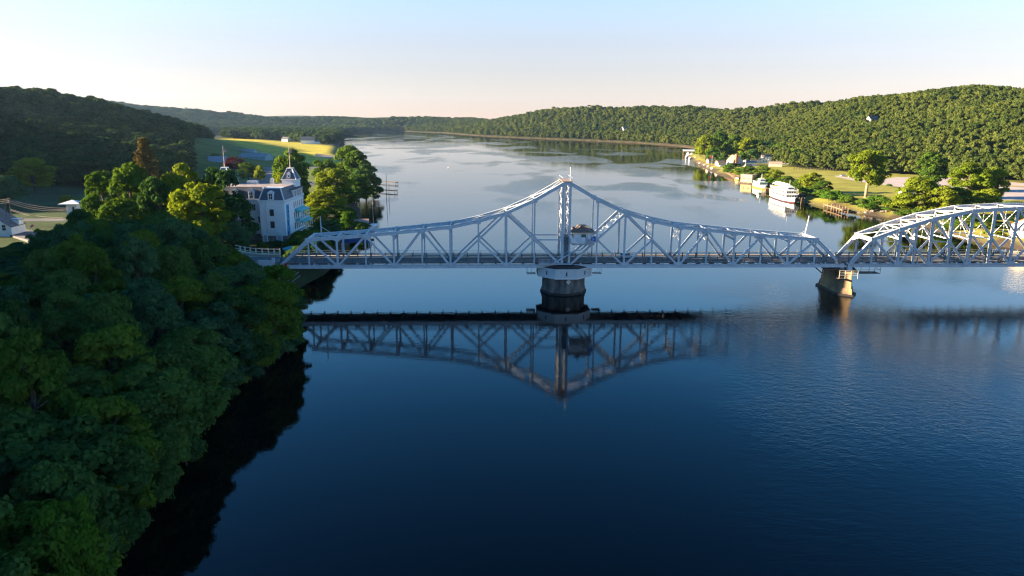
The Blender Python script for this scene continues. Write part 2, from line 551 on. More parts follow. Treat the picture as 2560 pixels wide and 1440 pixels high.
base[inside(X, Y, AIRFIELD)] = lawn2
base[inside(X, Y, FIELD)] = hay
base[inside(X, Y, MEADOW_L) & (X < -60)] = np.array([0.06, 0.085, 0.028])
k = (D < 5.5) & ((X > 0) | (Y > 205))
base[k] = mud
k = (D > -40) & (D < 3.2) & (Y > 1000)
base[k] = np.array([0.11, 0.08, 0.05])
cov[:, :3] = base
cov[:, 3] = 1
att = gme.color_attributes.new('cover', 'FLOAT_COLOR', 'POINT')
att.data.foreach_set('color', cov.ravel())
gm = bpy.data.materials.new('ground_cover')
gm.use_nodes = True
n, l = gm.node_tree.nodes, gm.node_tree.links
bs = n['Principled BSDF']
bs.inputs['Roughness'].default_value = 0.95
bs.inputs['Specular IOR Level'].default_value = 0.1
vc = n.new('ShaderNodeVertexColor')
vc.layer_name = 'cover'
geo = n.new('ShaderNodeNewGeometry')
no = n.new('ShaderNodeTexNoise')
no.inputs['Scale'].default_value = 0.06
no.inputs['Detail'].default_value = 9
no.inputs['Roughness'].default_value = 0.68
l.new(geo.outputs['Position'], no.inputs['Vector'])
rp = n.new('ShaderNodeMapRange')
rp.inputs['From Min'].default_value = 0.3
rp.inputs['From Max'].default_value = 0.7
rp.inputs['To Min'].default_value = 0.62
rp.inputs['To Max'].default_value = 1.3
l.new(no.outputs['Fac'], rp.inputs['Value'])
mu = n.new('ShaderNodeMix')
mu.data_type = 'RGBA'
mu.blend_type = 'MULTIPLY'
mu.inputs['Factor'].default_value = 1
l.new(vc.outputs[0], mu.inputs['A'])
l.new(rp.outputs[0], mu.inputs['B'])
l.new(mu.outputs['Result'], bs.inputs['Base Color'])
nb = n.new('ShaderNodeTexNoise')
nb.inputs['Scale'].default_value = 1.2
nb.inputs['Detail'].default_value = 5
l.new(geo.outputs['Position'], nb.inputs['Vector'])
bp = n.new('ShaderNodeBump')
bp.inputs['Strength'].default_value = 0.7
bp.inputs['Distance'].default_value = 0.25
l.new(nb.outputs['Fac'], bp.inputs['Height'])
l.new(bp.outputs[0], bs.inputs['Normal'])
gme.materials.append(gm)
ground = bpy.data.objects.new('ground', gme)
COL.objects.link(ground)
struct(ground)

# ------------------------------------------------------------------ water
wm = bpy.data.materials.new('river_water')
wm.use_nodes = True
n, l = wm.node_tree.nodes, wm.node_tree.links
bs = n['Principled BSDF']
bs.inputs['IOR'].default_value = 1.333
bs.inputs['Specular IOR Level'].default_value = 0.5
bs.inputs['Base Color'].default_value = (0.0, 0.0008, 0.0016, 1)
geo = n.new('ShaderNodeNewGeometry')


def noise(vec, scale, det, mapping=None, dist=0.0):
    mp = n.new('ShaderNodeMapping')
    if mapping:
        mp.inputs['Scale'].default_value = mapping[0]
        mp.inputs['Rotation'].default_value = mapping[1]
    l.new(vec, mp.inputs['Vector'])
    q = n.new('ShaderNodeTexNoise')
    q.inputs['Scale'].default_value = scale
    q.inputs['Detail'].default_value = det
    q.inputs['Distortion'].default_value = dist
    l.new(mp.outputs[0], q.inputs['Vector'])
    return q.outputs['Fac']


def rng_map(v, a, b, c=0.0, d=1.0, smooth=True):
    q = n.new('ShaderNodeMapRange')
    q.interpolation_type = 'SMOOTHSTEP' if smooth else 'LINEAR'
    for i, t in zip((1, 2, 3, 4), (a, b, c, d)):
        q.inputs[i].default_value = t
    l.new(v, q.inputs[0])
    return q.outputs[0]


def mth(op, a, b):
    q = n.new('ShaderNodeMath')
    q.operation = op
    for i, t in enumerate((a, b)):
        if isinstance(t, (int, float)):
            q.inputs[i].default_value = t
        else:
            l.new(t, q.inputs[i])
    return q.outputs[0]


pos = geo.outputs['Position']
sx = n.new('ShaderNodeSeparateXYZ')
l.new(pos, sx.inputs[0])
wx, wy = sx.outputs[0], sx.outputs[1]
# cat's-paws: wind patches on the upper reach, drawn out across the stream, and one long breath of wind on the right
paw = rng_map(noise(pos, 0.016, 6, ((1, 0.5, 1), (0, 0, 0.5)), 0.35), 0.48, 0.60)
paw = mth('MULTIPLY', paw, rng_map(wy, 240, 420))
breath_pos = mth('ADD', wx, mth('MULTIPLY', mth('SUBTRACT', wy, 150.0), -0.22))
breath = mth('MULTIPLY', rng_map(mth('ADD', breath_pos, mth('MULTIPLY', mth('SUBTRACT', noise(pos, 0.03, 4), 0.5), 70.0)), 28, 62), rng_map(wy, 230, 165))
breath = mth('MULTIPLY', breath, rng_map(noise(pos, 0.022, 3), 0.36, 0.58, 0.3, 1.0))
ruf = mth('MAXIMUM', paw, breath)
rough = mth('ADD', mth('MULTIPLY', ruf, 0.07), 0.012)
l.new(rough, bs.inputs['Roughness'])
swell = noise(pos, 0.55, 3, ((1, 1.5, 1), (0, 0, 0.25)))
chop = noise(pos, 1.7, 3, ((1, 1.7, 1), (0, 0, -0.2)))
hgt = mth('ADD', mth('MULTIPLY', swell, mth('ADD', mth('MULTIPLY', ruf, 0.34), 0.055)), mth('MULTIPLY', chop, mth('ADD', mth('MULTIPLY', ruf, 0.26), 0.02)))
bp = n.new('ShaderNodeBump')
bp.inputs['Strength'].default_value = 1.0
bp.inputs['Distance'].default_value = 0.17
l.new(hgt, bp.inputs['Height'])
l.new(bp.outputs[0], bs.inputs['Normal'])
w = MB().add([(-6990, -590, 0), (6990, -590, 0), (6990, 6990, 0), (-6990, 6990, 0)], [(0, 1, 2, 3)]).build('river_water', wm)
struct(w)


def hill_spot(px, py, lift, y0=500.0, y1=2400.0):
    """first place along a sight line that lies 'lift' metres above the land"""
    ys = np.arange(y0, y1, 6.0)
    P = np.array([spot_y(px, py, float(q)) for q in ys])
    h = land_h(P[:, 0], P[:, 1])
    k = np.nonzero(P[:, 2] < h + lift)[0]
    i = k[0] if len(k) else len(ys) - 1
    return float(P[i, 0]), float(P[i, 1]), float(h[i])

# ------------------------------------------------------------------ trees
def leaf_mesh(name, P, N, size, rng, m, aspect=1.5):
    """diamond leaf sprays at P facing N"""
    k = len(P)
    a = rng.normal(size=(k, 3))
    T = np.cross(N, a)
    T /= np.linalg.norm(T, axis=1)[:, None] + 1e-9
    B = np.cross(N, T)
    s = (size * rng.uniform(0.6, 1.35, k))[:, None]
    V = np.stack([P - T * s * aspect / 2, P + B * s * 0.5 + N * s * 0.12, P + T * s * aspect / 2, P - B * s * 0.5 + N * s * 0.12], 1).reshape(-1, 3)
    me = bpy.data.meshes.new(name)
    me.vertices.add(4 * k)
    me.vertices.foreach_set('co', V.astype(np.float32).ravel())
    me.loops.add(4 * k)
    me.loops.foreach_set('vertex_index', np.arange(4 * k, dtype=np.int32))
    me.polygons.add(k)
    me.polygons.foreach_set('loop_start', np.arange(0, 4 * k, 4, dtype=np.int32))
    try:
        me.polygons.foreach_set('loop_total', np.full(k, 4, np.int32))
    except Exception:
        pass
    me.update(calc_edges=True)
    me.validate()
    me.materials.append(m)
    return me


def crown_lobes(rng, R, z0, z1, nl, style):
    """lobe centres and radii that fill a crown from z0 to z1"""
    C, Q = [], []
    zc, hz = (z0 + z1) / 2, (z1 - z0) / 2
    for i in range(nl):
        u = rng.uniform(-0.75, 1)
        a = rng.uniform(0, 2 * PI)
        f = rng.uniform(0.35, 1.0) ** 0.6
        w = math.sqrt(max(0.05, 1 - u * u))
        if style == 'tall':
            w = 0.55 + 0.45 * w
        if style == 'dome' and u < 0:
            w = 1 - 0.25 * u * u
        r = R * rng.uniform(0.17, 0.42) * math.sqrt(min(1.0, 36.0 / nl))
        C.append((math.cos(a) * w * f * (R - r * 0.7), math.sin(a) * w * f * (R - r * 0.7), zc + u * (hz - r * 0.6)))
        Q.append(r)
    return np.array(C), np.array(Q)


def crown_mesh(name, seed, R, z0, z1, nl, nleaf, leaf, m, style='round', droop=0.0):
    rng = np.random.default_rng(seed)
    C, Q = crown_lobes(rng, R, z0, z1, nl, style)
    Pn, Nn = [], []
    need = nleaf
    while need > 0:
        k = int(need * 1.8) + 50
        i = rng.choice(len(Q), k, p=Q ** 2 / (Q ** 2).sum())
        d = rng.normal(size=(k, 3))
        d[:, 2] = np.where(d[:, 2] < -0.3, -d[:, 2] * 0.8, d[:, 2])
        d /= np.linalg.norm(d, axis=1)[:, None]
        sq = np.array([1.0, 1.0, 0.85])
        rad = rng.uniform(0.45, 1.0, k) ** 0.5 * rng.choice([1.0, 1.0, 1.12, 1.28], k)
        p = C[i] + d * sq * (Q[i] * rad)[:, None]
        # thin the part that lies inside other lobes
        keep = np.ones(k, bool)
        for c, q in zip(C, Q):
            e = np.linalg.norm((p - c) / sq, axis=1)
            keep &= ~((e < q * 0.62) & (rng.uniform(size=k) < 0.85))
        p, d = p[keep], d[keep]
        nrm = d * 1.0 + rng.normal(size=p.shape) * 0.45 + np.array([0, 0, 0.2])
        nrm /= np.linalg.norm(nrm, axis=1)[:, None]
        Pn.append(p[:need])
        Nn.append(nrm[:need])
        need -= len(p)
    P, N = np.concatenate(Pn), np.concatenate(Nn)
    return leaf_mesh(name, P, N, leaf, rng, m), C, Q


def trunk_mesh(name, seed, h, zt, r, C, nlimb, m):
    rng = np.random.default_rng(seed + 99)
    b = MB()
    top = Vector((rng.uniform(-.3, .3), rng.uniform(-.3, .3), zt))
    mid = Vector((rng.uniform(-.2, .2), rng.uniform(-.2, .2), zt * 0.45))
    b.cyl((0, 0, -0.8), (0, 0, 0.5), r * 1.5, r * 1.05, 7)
    b.cyl((0, 0, 0.45), mid, r * 1.05, r * 0.8, 7)
    b.cyl(mid, top, r * 0.8, r * 0.35, 7)
    for i in rng.choice(len(C), min(nlimb, len(C)), replace=False):
        t = rng.uniform(0.3, 0.85)
        p0 = mid.lerp(top, t) if rng.uniform() < 0.7 else mid
        e = Vector(C[i])
        k = p0.lerp(e, 0.5) + Vector((0, 0, 0.25 * (e - p0).length * 0.3))
        b.cyl(p0, k, r * 0.38, r * 0.24, 5)
        b.cyl(k, e, r * 0.24, r * 0.09, 5)
    me = bpy.data.meshes.new(name)
    me.from_pydata(b.v, [], b.f)
    me.polygons.foreach_set('use_smooth', [True] * len(me.polygons))
    me.materials.append(m)
    return me


KIND = {}


def tree_kind(key, seed, h, R, nl, nleaf, leaf, m, style='round', base=0.22, bark=None, r=0.3, nlimb=9):
    cm, C, Q = crown_mesh('crown', seed, R, h * base, h, nl, nleaf, leaf, m, style)
    tm = trunk_mesh('trunk', seed, h, h * 0.72, r, C, nlimb, bark or BARK)
    KIND[key] = (h, R, cm, tm)


# near crowns: fine sprays
for q in range(5):
    tree_kind('near%d' % q, 11 + q, 16.0, 5.4 + 0.4 * (q % 3), 62 + 6 * q, 13500, 0.40, LEAF_SHADE, ['round', 'dome', 'tall', 'round', 'dome'][q], 0.03, nlimb=14)
# middle distance
for q in range(5):
    tree_kind('mid%d' % q, 41 + q, 20.0, 7.4 + 0.5 * (q % 3), 52 + 4 * q, 7500, 0.68, LEAF_MID, ['round', 'dome', 'tall', 'dome', 'round'][q], 0.05, r=0.45, nlimb=10)
# wood edge and far wood
for q in range(5):
    tree_kind('far%d' % q, 71 + q, 16.0, 6.0 + 0.5 * (q % 3), 24, 1500, 1.15, LEAF_FAR, ['round', 'dome', 'round', 'tall', 'dome'][q], 0.04, r=0.3, nlimb=5)
for q in range(3):
    tree_kind('bush%d' % q, 91 + q, 4.0, 3.0, 16, 2600, 0.34, LEAF_LIME, 'dome', 0.0, r=0.08, nlimb=5)
tree_kind('old', 120, 24.0, 10.0, 60, 10000, 0.78, LEAF_YEL, 'tall', 0.14, BARK_L, 0.75, 12)


def spruce():
    rng = np.random.default_rng(7)
    P, N = [], []
    b = MB()
    h = 30.0
    b.cyl((0, 0, -1), (0, 0, h), 0.45, 0.05, 7)
    z = 2.5
    while z < h - 0.4:
        ln = 7.2 * (1 - z / h) ** 0.8 + 0.4
        for j in range(rng.integers(6, 9)):
            a = rng.uniform(0, 2 * PI)
            L = ln * rng.uniform(0.65, 1.1)
            t = np.linspace(0.12, 1, int(26 * L / 7) + 6)
            x, y = np.cos(a) * L * t, np.sin(a) * L * t
            zz = z - 1.6 * np.sin(t * 2.2) * L / 6 + 0.9 * t ** 3 * L / 6
            for rep in range(4):
                wdt = (0.28 + 0.5 * (1 - t)) * L / 7 + 0.15
                P.append(np.stack([x + rng.normal(size=t.size) * wdt, y + rng.normal(size=t.size) * wdt, zz - rng.uniform(0, 0.5, t.size)], -1))
            b.cyl((0, 0, z), (np.cos(a) * L * .9, np.sin(a) * L * .9, z - 1.2 * L / 6), 0.07, 0.02, 4)
        z += rng.uniform(0.8, 1.15)
    P = np.concatenate(P)
    N = rng.normal(size=P.shape) * 0.6 + np.array([0, 0, 0.8])
    N /= np.linalg.norm(N, axis=1)[:, None]
    cm = leaf_mesh('crown', P, N, 0.55, rng, LEAF_SPRUCE, 1.8)
    tm = bpy.data.meshes.new('trunk')
    tm.from_pydata(b.v, [], b.f)
    tm.materials.append(BARK)
    KIND['spruce'] = (h, 7.2, cm, tm)


spruce()
N_TREES = [0]
PLACED = []


def tree(kind, x, y, top, R, label, group=None, m=None, rz=None, z=None, name='tree', cat='tree'):
    """a tree whose crown reaches the level 'top' and spreads R to each side"""
    h, r0, cm, tm = KIND[kind]
    z = H(x, y) if z is None else z
    t = thing(name, label, cat, (x, y, z), random.uniform(0, 6.28) if rz is None else rz, group)
    s = (R / r0, R / r0 * random.uniform(0.92, 1.08), max(1.5, top - z) / h)
    for nm, me in (('trunk', tm), ('crown', cm)):
        o = bpy.data.objects.new(nm, me)
        COL.objects.link(o)
        o.parent = t
        o.scale = s
        if nm == 'crown' and m is not None and me.materials[0] is not m:
            o.material_slots[0].link = 'OBJECT'
            o.material_slots[0].material = m
    N_TREES[0] += 1
    PLACED.append((x, y, R))
    return t


SKYLINE = [(-400, 600), (0, 596), (75, 600), (150, 552), (210, 520), (330, 504), (420, 516), (500, 566), (560, 604), (600, 632), (640, 654), (668, 664), (700, 700), (730, 735), (770, 800), (800, 1000), (1200, 1400)]


def under_canopy(x, y, top, R):
    """keeps the near wood below the line the road and the village trees show above"""
    while top > 7:
        u, v, k_ = pix(x, y, top)
        rp_px = R * FPX / k_ * 0.6
        lim = max(np.interp(u, *zip(*SKYLINE)), np.interp(u + rp_px, *zip(*SKYLINE)))
        if v > lim - 6:
            break
        top -= 0.4
    return top


def tree_px(kind, px, py_top, Y, R, label, group=None, m=None, **kw):
    x, y, top = spot_y(px, py_top, Y)
    return tree(kind, x, y, top, R, label, group, m, **kw)


random.seed(5)
_U19 = ['first', 'second', 'third', 'fourth', 'fifth', 'sixth', 'seventh', 'eighth', 'ninth', 'tenth', 'eleventh', 'twelfth', 'thirteenth', 'fourteenth', 'fifteenth', 'sixteenth',
        'seventeenth', 'eighteenth', 'nineteenth']
ORD = list(_U19)
for _t, _o in (('twenty', 'twentieth'), ('thirty', 'thirtieth'), ('forty', 'fortieth'), ('fifty', 'fiftieth'), ('sixty', 'sixtieth')):
    ORD += [_o] + [_t + '-' + q for q in _U19[:9]]

# the shaded wood on the near left bank
cand = []
yy = 34.0
row = 0
while yy < 178:
    xx = -30.0 - (row % 2) * 3.4
    while xx > -0.80 * yy - 22:
        x, y = xx + random.uniform(-1.7, 1.7), yy + random.uniform(-1.7, 1.7)
        d = float(shore_d(np.array([x]), np.array([y]))[0])
        if d > 4.5 and not (y > 166 and x > -78):
            cand.append((x, y, d, row))
        xx -= 6.8
    yy += 6.1
    row += 1
rest = cand
edge = []
for (ax, ay), (bx, by) in zip(SHORE_L[2:9], SHORE_L[3:10]):
    L_ = math.hypot(bx - ax, by - ay)
    for i in range(max(1, int(L_ / 5.2))):
        t = (i + 0.5) / max(1, int(L_ / 5.2))
        edge.append((ax + (bx - ax) * t - random.uniform(-0.3, 1.6), ay + (by - ay) * t, 1.0))
edge = sorted([e for e in edge if 30 < e[1] < 163], key=lambda c: -c[1])
for i, (x, y, d) in enumerate(edge):
    top = random.uniform(12.5, 16.0) if y < 125 else random.uniform(13.5, 17.0)
    if y > 158:
        top = random.uniform(9.0, 12.0)
    lab = 'shaded leafy tree at the waterline, %s from the bridge along the left bank' % ORD[i]
    if y > 100:
        top = under_canopy(x, y, top, 4.0)
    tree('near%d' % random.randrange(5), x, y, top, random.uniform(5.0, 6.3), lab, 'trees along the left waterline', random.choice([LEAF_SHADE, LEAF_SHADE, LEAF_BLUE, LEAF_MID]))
rows = {}
for c in rest:
    rows.setdefault(c[3], []).append(c)
RLAB = {}
for k_, r_ in enumerate(sorted(rows, reverse=True)):
    for j_, c in enumerate(sorted(rows[r_], key=lambda c: -c[0])):
        RLAB[c] = 'dark tree of the shaded wood, %s from water, %s row from bridge' % (ORD[j_], ORD[k_])
for i, c in enumerate(rest):
    x, y, d, _r = c
    top = random.uniform(16.0, 24.0) if y > 70 else random.uniform(14.5, 19.5)
    if d < 14:
        top -= 2.0
    if y > 105 and x < -80:                    # the wood is low in front of the white house, taller toward the pavilion
        top = min(top, random.uniform(11.5, 14.0) + 9.5 * min(1.0, max(0.0, (pix(x, y, 14)[0] - 90) / 90.0)))
    top = under_canopy(x, y, top, 5.0)
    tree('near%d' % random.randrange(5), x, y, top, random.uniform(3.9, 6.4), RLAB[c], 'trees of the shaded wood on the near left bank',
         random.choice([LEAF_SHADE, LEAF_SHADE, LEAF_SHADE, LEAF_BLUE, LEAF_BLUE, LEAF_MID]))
# single trees that stand out of that wood
x, y = spot(165, 1330, 11)
tree('near2', x, y, 13.5, 2.8, 'bright lime green young tree in the bottom left corner', None, LEAF_LIME)
x, y = spot(690, 700, 12)
tree('near1', x, y, 15.0, 5.2, 'fresh green tree beside the left end of the swing bridge', None, LEAF_LIME)
# low shrubs hang over the water's edge
for i, (x, y, d) in enumerate(edge):
    for sgn in (-1, 1):
        xx, yy = x + random.uniform(1.2, 2.6), y + sgn * 1.4 + random.uniform(-.5, .5)
        tree('bush%d' % random.randrange(3), xx, yy, random.uniform(2.6, 4.6), random.uniform(2.0, 2.9), 'low dark shrub over the water, %s pair from the bridge, %s one' % (ORD[i], 'nearer' if sgn < 0 else 'farther'),
             'shrubs along the left waterline', random.choice([LEAF_SHADE, LEAF_BLUE, LEAF_MID]), z=0.0, name='shrub', cat='shrub')
        N_TREES[0] -= 1
# sunlit village trees round the opera house
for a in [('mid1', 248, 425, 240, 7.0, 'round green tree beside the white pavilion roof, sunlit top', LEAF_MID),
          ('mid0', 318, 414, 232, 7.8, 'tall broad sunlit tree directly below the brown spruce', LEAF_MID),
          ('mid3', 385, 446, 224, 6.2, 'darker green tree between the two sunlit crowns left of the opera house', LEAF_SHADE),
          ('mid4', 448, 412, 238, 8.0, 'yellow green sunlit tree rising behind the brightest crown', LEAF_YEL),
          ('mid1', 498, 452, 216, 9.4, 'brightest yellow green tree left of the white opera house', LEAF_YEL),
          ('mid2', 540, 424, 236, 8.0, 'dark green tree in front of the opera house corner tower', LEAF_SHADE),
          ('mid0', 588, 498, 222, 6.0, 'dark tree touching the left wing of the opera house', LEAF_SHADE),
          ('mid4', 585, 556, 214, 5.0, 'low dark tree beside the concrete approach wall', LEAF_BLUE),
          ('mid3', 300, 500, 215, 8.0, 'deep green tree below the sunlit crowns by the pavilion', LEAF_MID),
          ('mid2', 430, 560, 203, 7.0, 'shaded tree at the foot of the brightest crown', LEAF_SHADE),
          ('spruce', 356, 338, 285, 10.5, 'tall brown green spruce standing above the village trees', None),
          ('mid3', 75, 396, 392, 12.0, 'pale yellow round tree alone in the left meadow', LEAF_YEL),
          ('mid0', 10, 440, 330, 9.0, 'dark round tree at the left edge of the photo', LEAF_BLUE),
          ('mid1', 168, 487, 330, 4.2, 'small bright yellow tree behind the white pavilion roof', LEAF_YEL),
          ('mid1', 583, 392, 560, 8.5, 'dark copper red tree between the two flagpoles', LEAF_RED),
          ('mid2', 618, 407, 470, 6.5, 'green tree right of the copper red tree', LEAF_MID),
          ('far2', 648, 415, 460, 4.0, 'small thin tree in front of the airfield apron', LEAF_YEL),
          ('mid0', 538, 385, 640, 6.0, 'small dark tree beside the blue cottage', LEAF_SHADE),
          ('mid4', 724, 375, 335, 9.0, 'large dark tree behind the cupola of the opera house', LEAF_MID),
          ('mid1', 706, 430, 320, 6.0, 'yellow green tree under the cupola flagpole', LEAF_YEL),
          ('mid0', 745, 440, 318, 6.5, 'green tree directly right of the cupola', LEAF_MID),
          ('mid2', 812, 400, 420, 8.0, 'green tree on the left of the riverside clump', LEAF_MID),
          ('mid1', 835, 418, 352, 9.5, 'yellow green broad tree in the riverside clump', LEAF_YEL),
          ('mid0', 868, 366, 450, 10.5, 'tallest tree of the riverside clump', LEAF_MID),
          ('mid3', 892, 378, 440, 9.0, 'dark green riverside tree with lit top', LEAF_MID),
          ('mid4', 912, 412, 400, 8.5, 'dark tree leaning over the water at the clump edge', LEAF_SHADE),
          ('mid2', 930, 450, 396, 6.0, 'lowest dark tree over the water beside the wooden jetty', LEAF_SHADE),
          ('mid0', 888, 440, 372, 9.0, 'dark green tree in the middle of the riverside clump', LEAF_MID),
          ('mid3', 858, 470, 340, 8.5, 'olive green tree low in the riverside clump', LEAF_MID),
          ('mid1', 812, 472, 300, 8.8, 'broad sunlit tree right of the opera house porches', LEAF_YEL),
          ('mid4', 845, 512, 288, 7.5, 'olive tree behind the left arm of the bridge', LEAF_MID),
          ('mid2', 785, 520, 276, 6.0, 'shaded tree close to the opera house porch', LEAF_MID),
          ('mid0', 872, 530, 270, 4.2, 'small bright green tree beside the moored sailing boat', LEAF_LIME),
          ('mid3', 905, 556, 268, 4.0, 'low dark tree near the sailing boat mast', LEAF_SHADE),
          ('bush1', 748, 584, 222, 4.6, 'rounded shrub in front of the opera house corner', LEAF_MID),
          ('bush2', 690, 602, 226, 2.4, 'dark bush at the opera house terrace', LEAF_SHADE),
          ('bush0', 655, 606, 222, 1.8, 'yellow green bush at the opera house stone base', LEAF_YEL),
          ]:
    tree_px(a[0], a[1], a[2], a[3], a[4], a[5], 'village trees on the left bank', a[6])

for i, (x, y, t_, r_) in enumerate([(-60, 197, 8.5, 4.5), (-58, 205, 9.5, 4.5), (-60, 214, 11, 5.0), (-61, 224, 9, 4.5), (-62, 235, 10.5, 5.0), (-63, 246, 9.0, 4.5), (-65, 257, 8.0, 4.0), (-68, 228, 8.0, 4.0), (-66, 242, 9.0, 4.5)]):
    tree('near%d' % (i % 5), x, y, t_, r_, 'dark bank tree behind the left arm of the bridge, %s from the abutment' % ORD[i], 'bank trees behind the left arm', [LEAF_SHADE, LEAF_BLUE, LEAF_MID][i % 3])
# shrubs along the right bank
shr = []
for (ax, ay), (bx, by) in zip(SHORE_R[12:23], SHORE_R[13:24]):
    L_ = math.hypot(bx - ax, by - ay)
    k_ = max(1, int(L_ / 8.5))
    for i in range(k_):
        t = (i + .5) / k_
        shr.append((ax + (bx - ax) * t + random.uniform(4.5, 9), ay + (by - ay) * t))
shr = [q for q in shr if 255 < q[1] < 610]
for i, (x, y) in enumerate(sorted(shr, key=lambda q: q[1])):
    tree('bush%d' % (i % 3), x, y, random.uniform(4.5, 7.5), random.uniform(3.4, 5.2), 'leafy shrub on the right bank, %s from the arched span' % ORD[i], 'shrubs along the right waterline', random.choice([LEAF_LIME, LEAF_MID, LEAF_LIME, LEAF_YEL]), name='shrub', cat='shrub')
    N_TREES[0] -= 1
# right bank lawn trees
for a in [('old', 2178, 376, 396, 11.5, 'big spreading tree alone on the lawn with a thick pale trunk', LEAF_YEL),
          ('mid3', 2332, 382, 440, 9.5, 'open crowned tree beside the gravel parking lot', LEAF_MID),
          ('mid0', 2300, 446, 318, 9.5, 'bright yellow green tree beside the white shed', LEAF_YEL),
          ('mid1', 2352, 462, 312, 8.5, 'bright bushy tree behind the arch of the fixed span', LEAF_YEL),
          ('mid4', 2432, 408, 345, 10.0, 'tall pale yellow tree above the arch of the fixed span', LEAF_YEL),
          ('mid2', 2478, 420, 350, 8.5, 'pale yellow tree at the right of the tall pair', LEAF_YEL),
          ('mid3', 2400, 470, 318, 8.0, 'green tree low between the arch and the pale trees', LEAF_MID),
          ('mid1', 2470, 470, 322, 7.0, 'sunlit green tree near the right edge above the arch', LEAF_YEL),
          ('mid0', 2545, 505, 330, 9.0, 'dark tree at the right edge above the arch', LEAF_BLUE),
          ('mid2', 2505, 560, 285, 9.0, 'dark tree behind the fixed span near the rust roofed house', LEAF_SHADE),
          ('mid3', 2570, 540, 300, 9.0, 'dark tree behind the rust roofed house', LEAF_SHADE),
          ('mid0', 2440, 540, 292, 8.0, 'green tree seen through the fixed span', LEAF_LIME),
          ('mid1', 2380, 560, 285, 6.0, 'sunlit bushy tree on the bank behind the fixed span', LEAF_LIME),
          ('mid4', 2030, 432, 424, 7.5, 'round bushy tree behind the white ferry', LEAF_YEL),
          ('mid3', 2005, 448, 428, 6.0, 'green bushy tree at the stern of the white ferry', LEAF_MID),
          ('mid0', 2058, 452, 410, 6.0, 'olive round tree right of the white ferry', LEAF_MID),
          ('mid2', 1940, 424, 492, 6.0, 'sunlit tree between the tour boat and the ferry', LEAF_YEL),
          ('mid1', 1908, 414, 520, 6.5, 'green tree above the tour boat', LEAF_MID),
          ('mid4', 1872, 415, 548, 7.0, 'green tree above the houseboat', LEAF_MID),
          ('mid0', 1968, 440, 470, 5.0, 'olive tree in the hedge left of the ferry', LEAF_MID),
          ('bush0', 2085, 478, 372, 6.0, 'leafy shrub at the landward end of the wooden dock', LEAF_LIME),
          ('bush1', 2120, 488, 366, 5.0, 'leafy shrub below the big lawn tree', LEAF_LIME),
          ('bush2', 2196, 490, 350, 6.5, 'tall leafy shrub right of the big lawn tree', LEAF_LIME),
          ('bush0', 2170, 510, 346, 5.0, 'leafy shrub on the muddy bank right of the dock', LEAF_LIME),
          ('bush1', 2235, 518, 336, 5.0, 'leafy shrub on the bank left of the arch', LEAF_LIME),
          ('bush2', 2270, 525, 322, 5.5, 'leafy shrub on the bank touching the arch', LEAF_MID),
          ('bush2', 2250, 476, 424, 3.0, 'round bush at the left wall of the white shed', LEAF_MID),
          ('bush0', 2223, 460, 462, 2.2, 'small round dark bush at the gravel lot edge', LEAF_SHADE),
          ('mid1', 1768, 336, 775, 12.0, 'sunlit tree at the river end of the marina grove', LEAF_YEL),
          ('mid3', 1800, 330, 800, 12.0, 'tall dark tree in the marina grove', LEAF_MID),
          ('mid4', 1783, 372, 735, 8.0, 'green tree low in the marina grove', LEAF_LIME),
          ('mid0', 1838, 338, 830, 12.0, 'broad tree behind the house with the brick chimney', LEAF_MID),
          ('mid2', 1868, 345, 820, 11.0, 'tall tree right of the house with the brick chimney', LEAF_YEL),
          ('mid3', 1810, 385, 700, 6.5, 'dark tree at the left wall of the chimney house', LEAF_SHADE),
          ('mid1', 1895, 348, 815, 11.0, 'broad tree above the white two storey house', LEAF_MID),
          ('mid4', 1925, 352, 800, 11.0, 'dark tree behind the white two storey house', LEAF_SHADE),
          ('mid0', 1955, 358, 780, 10.5, 'green tree right of the white two storey house', LEAF_MID),
          ('far1', 1752, 356, 850, 8.0, 'tree behind the covered marina shelter', LEAF_MID),
          ('far3', 1788, 350, 830, 9.0, 'tree between the marina grove and the chimney house', LEAF_YEL),
          ('far0', 1822, 352, 790, 8.0, 'tree close behind the brick chimney', LEAF_MID),
          ('far4', 1880, 372, 720, 7.0, 'tree between the chimney house and the two storey house', LEAF_SHADE),
          ('far2', 1856, 380, 700, 6.0, 'round tree right of the cream garage', LEAF_MID),
          ('far1', 1985, 372, 700, 9.0, 'tree right of the grey shed at the wood edge', LEAF_MID),
          ('bush1', 1835, 408, 640, 7.0, 'clipped dark hedge below the chimney house', LEAF_SHADE),
          ('bush2', 1855, 420, 600, 6.0, 'shrub on the bank beside the houseboat', LEAF_LIME)]:
    tree_px(a[0], a[1], a[2], a[3], a[4], a[5], 'trees and shrubs on the right bank lawn', a[6])
print('named trees', N_TREES[0])

# ---- woods: scatter trunks over the wooded ground; the largest in view are trees of their own, the rest is one mass per wood
rng = np.random.default_rng(21)
FIELD_WOOD = [spot(px, py, FLAT) for px, py in [(545, 349), (620, 347), (720, 356), (836, 362), (850, 352), (830, 336), (700, 333), (545, 335)]]
LEFT_POINT = [spot(px, py, FLAT) for px, py in [(790, 352), (858, 349), (893, 337), (860, 333), (760, 333)]]
VILLAGE_WOOD = [spot(px, py, FLAT) for px, py in [(-150, 470), (150, 468), (420, 470), (500, 440), (505, 392), (560, 372), (520, 352), (430, 350), (-150, 380)]]


def scatter(x0, x1, y0, y1, s):
    xs, ys = np.meshgrid(np.arange(x0, x1, s), np.arange(y0, y1, s))
    xs = xs.ravel() + rng.uniform(-.42, .42, xs.size) * s
    ys = ys.ravel() + rng.uniform(-.42, .42, ys.size) * s
    return xs, ys


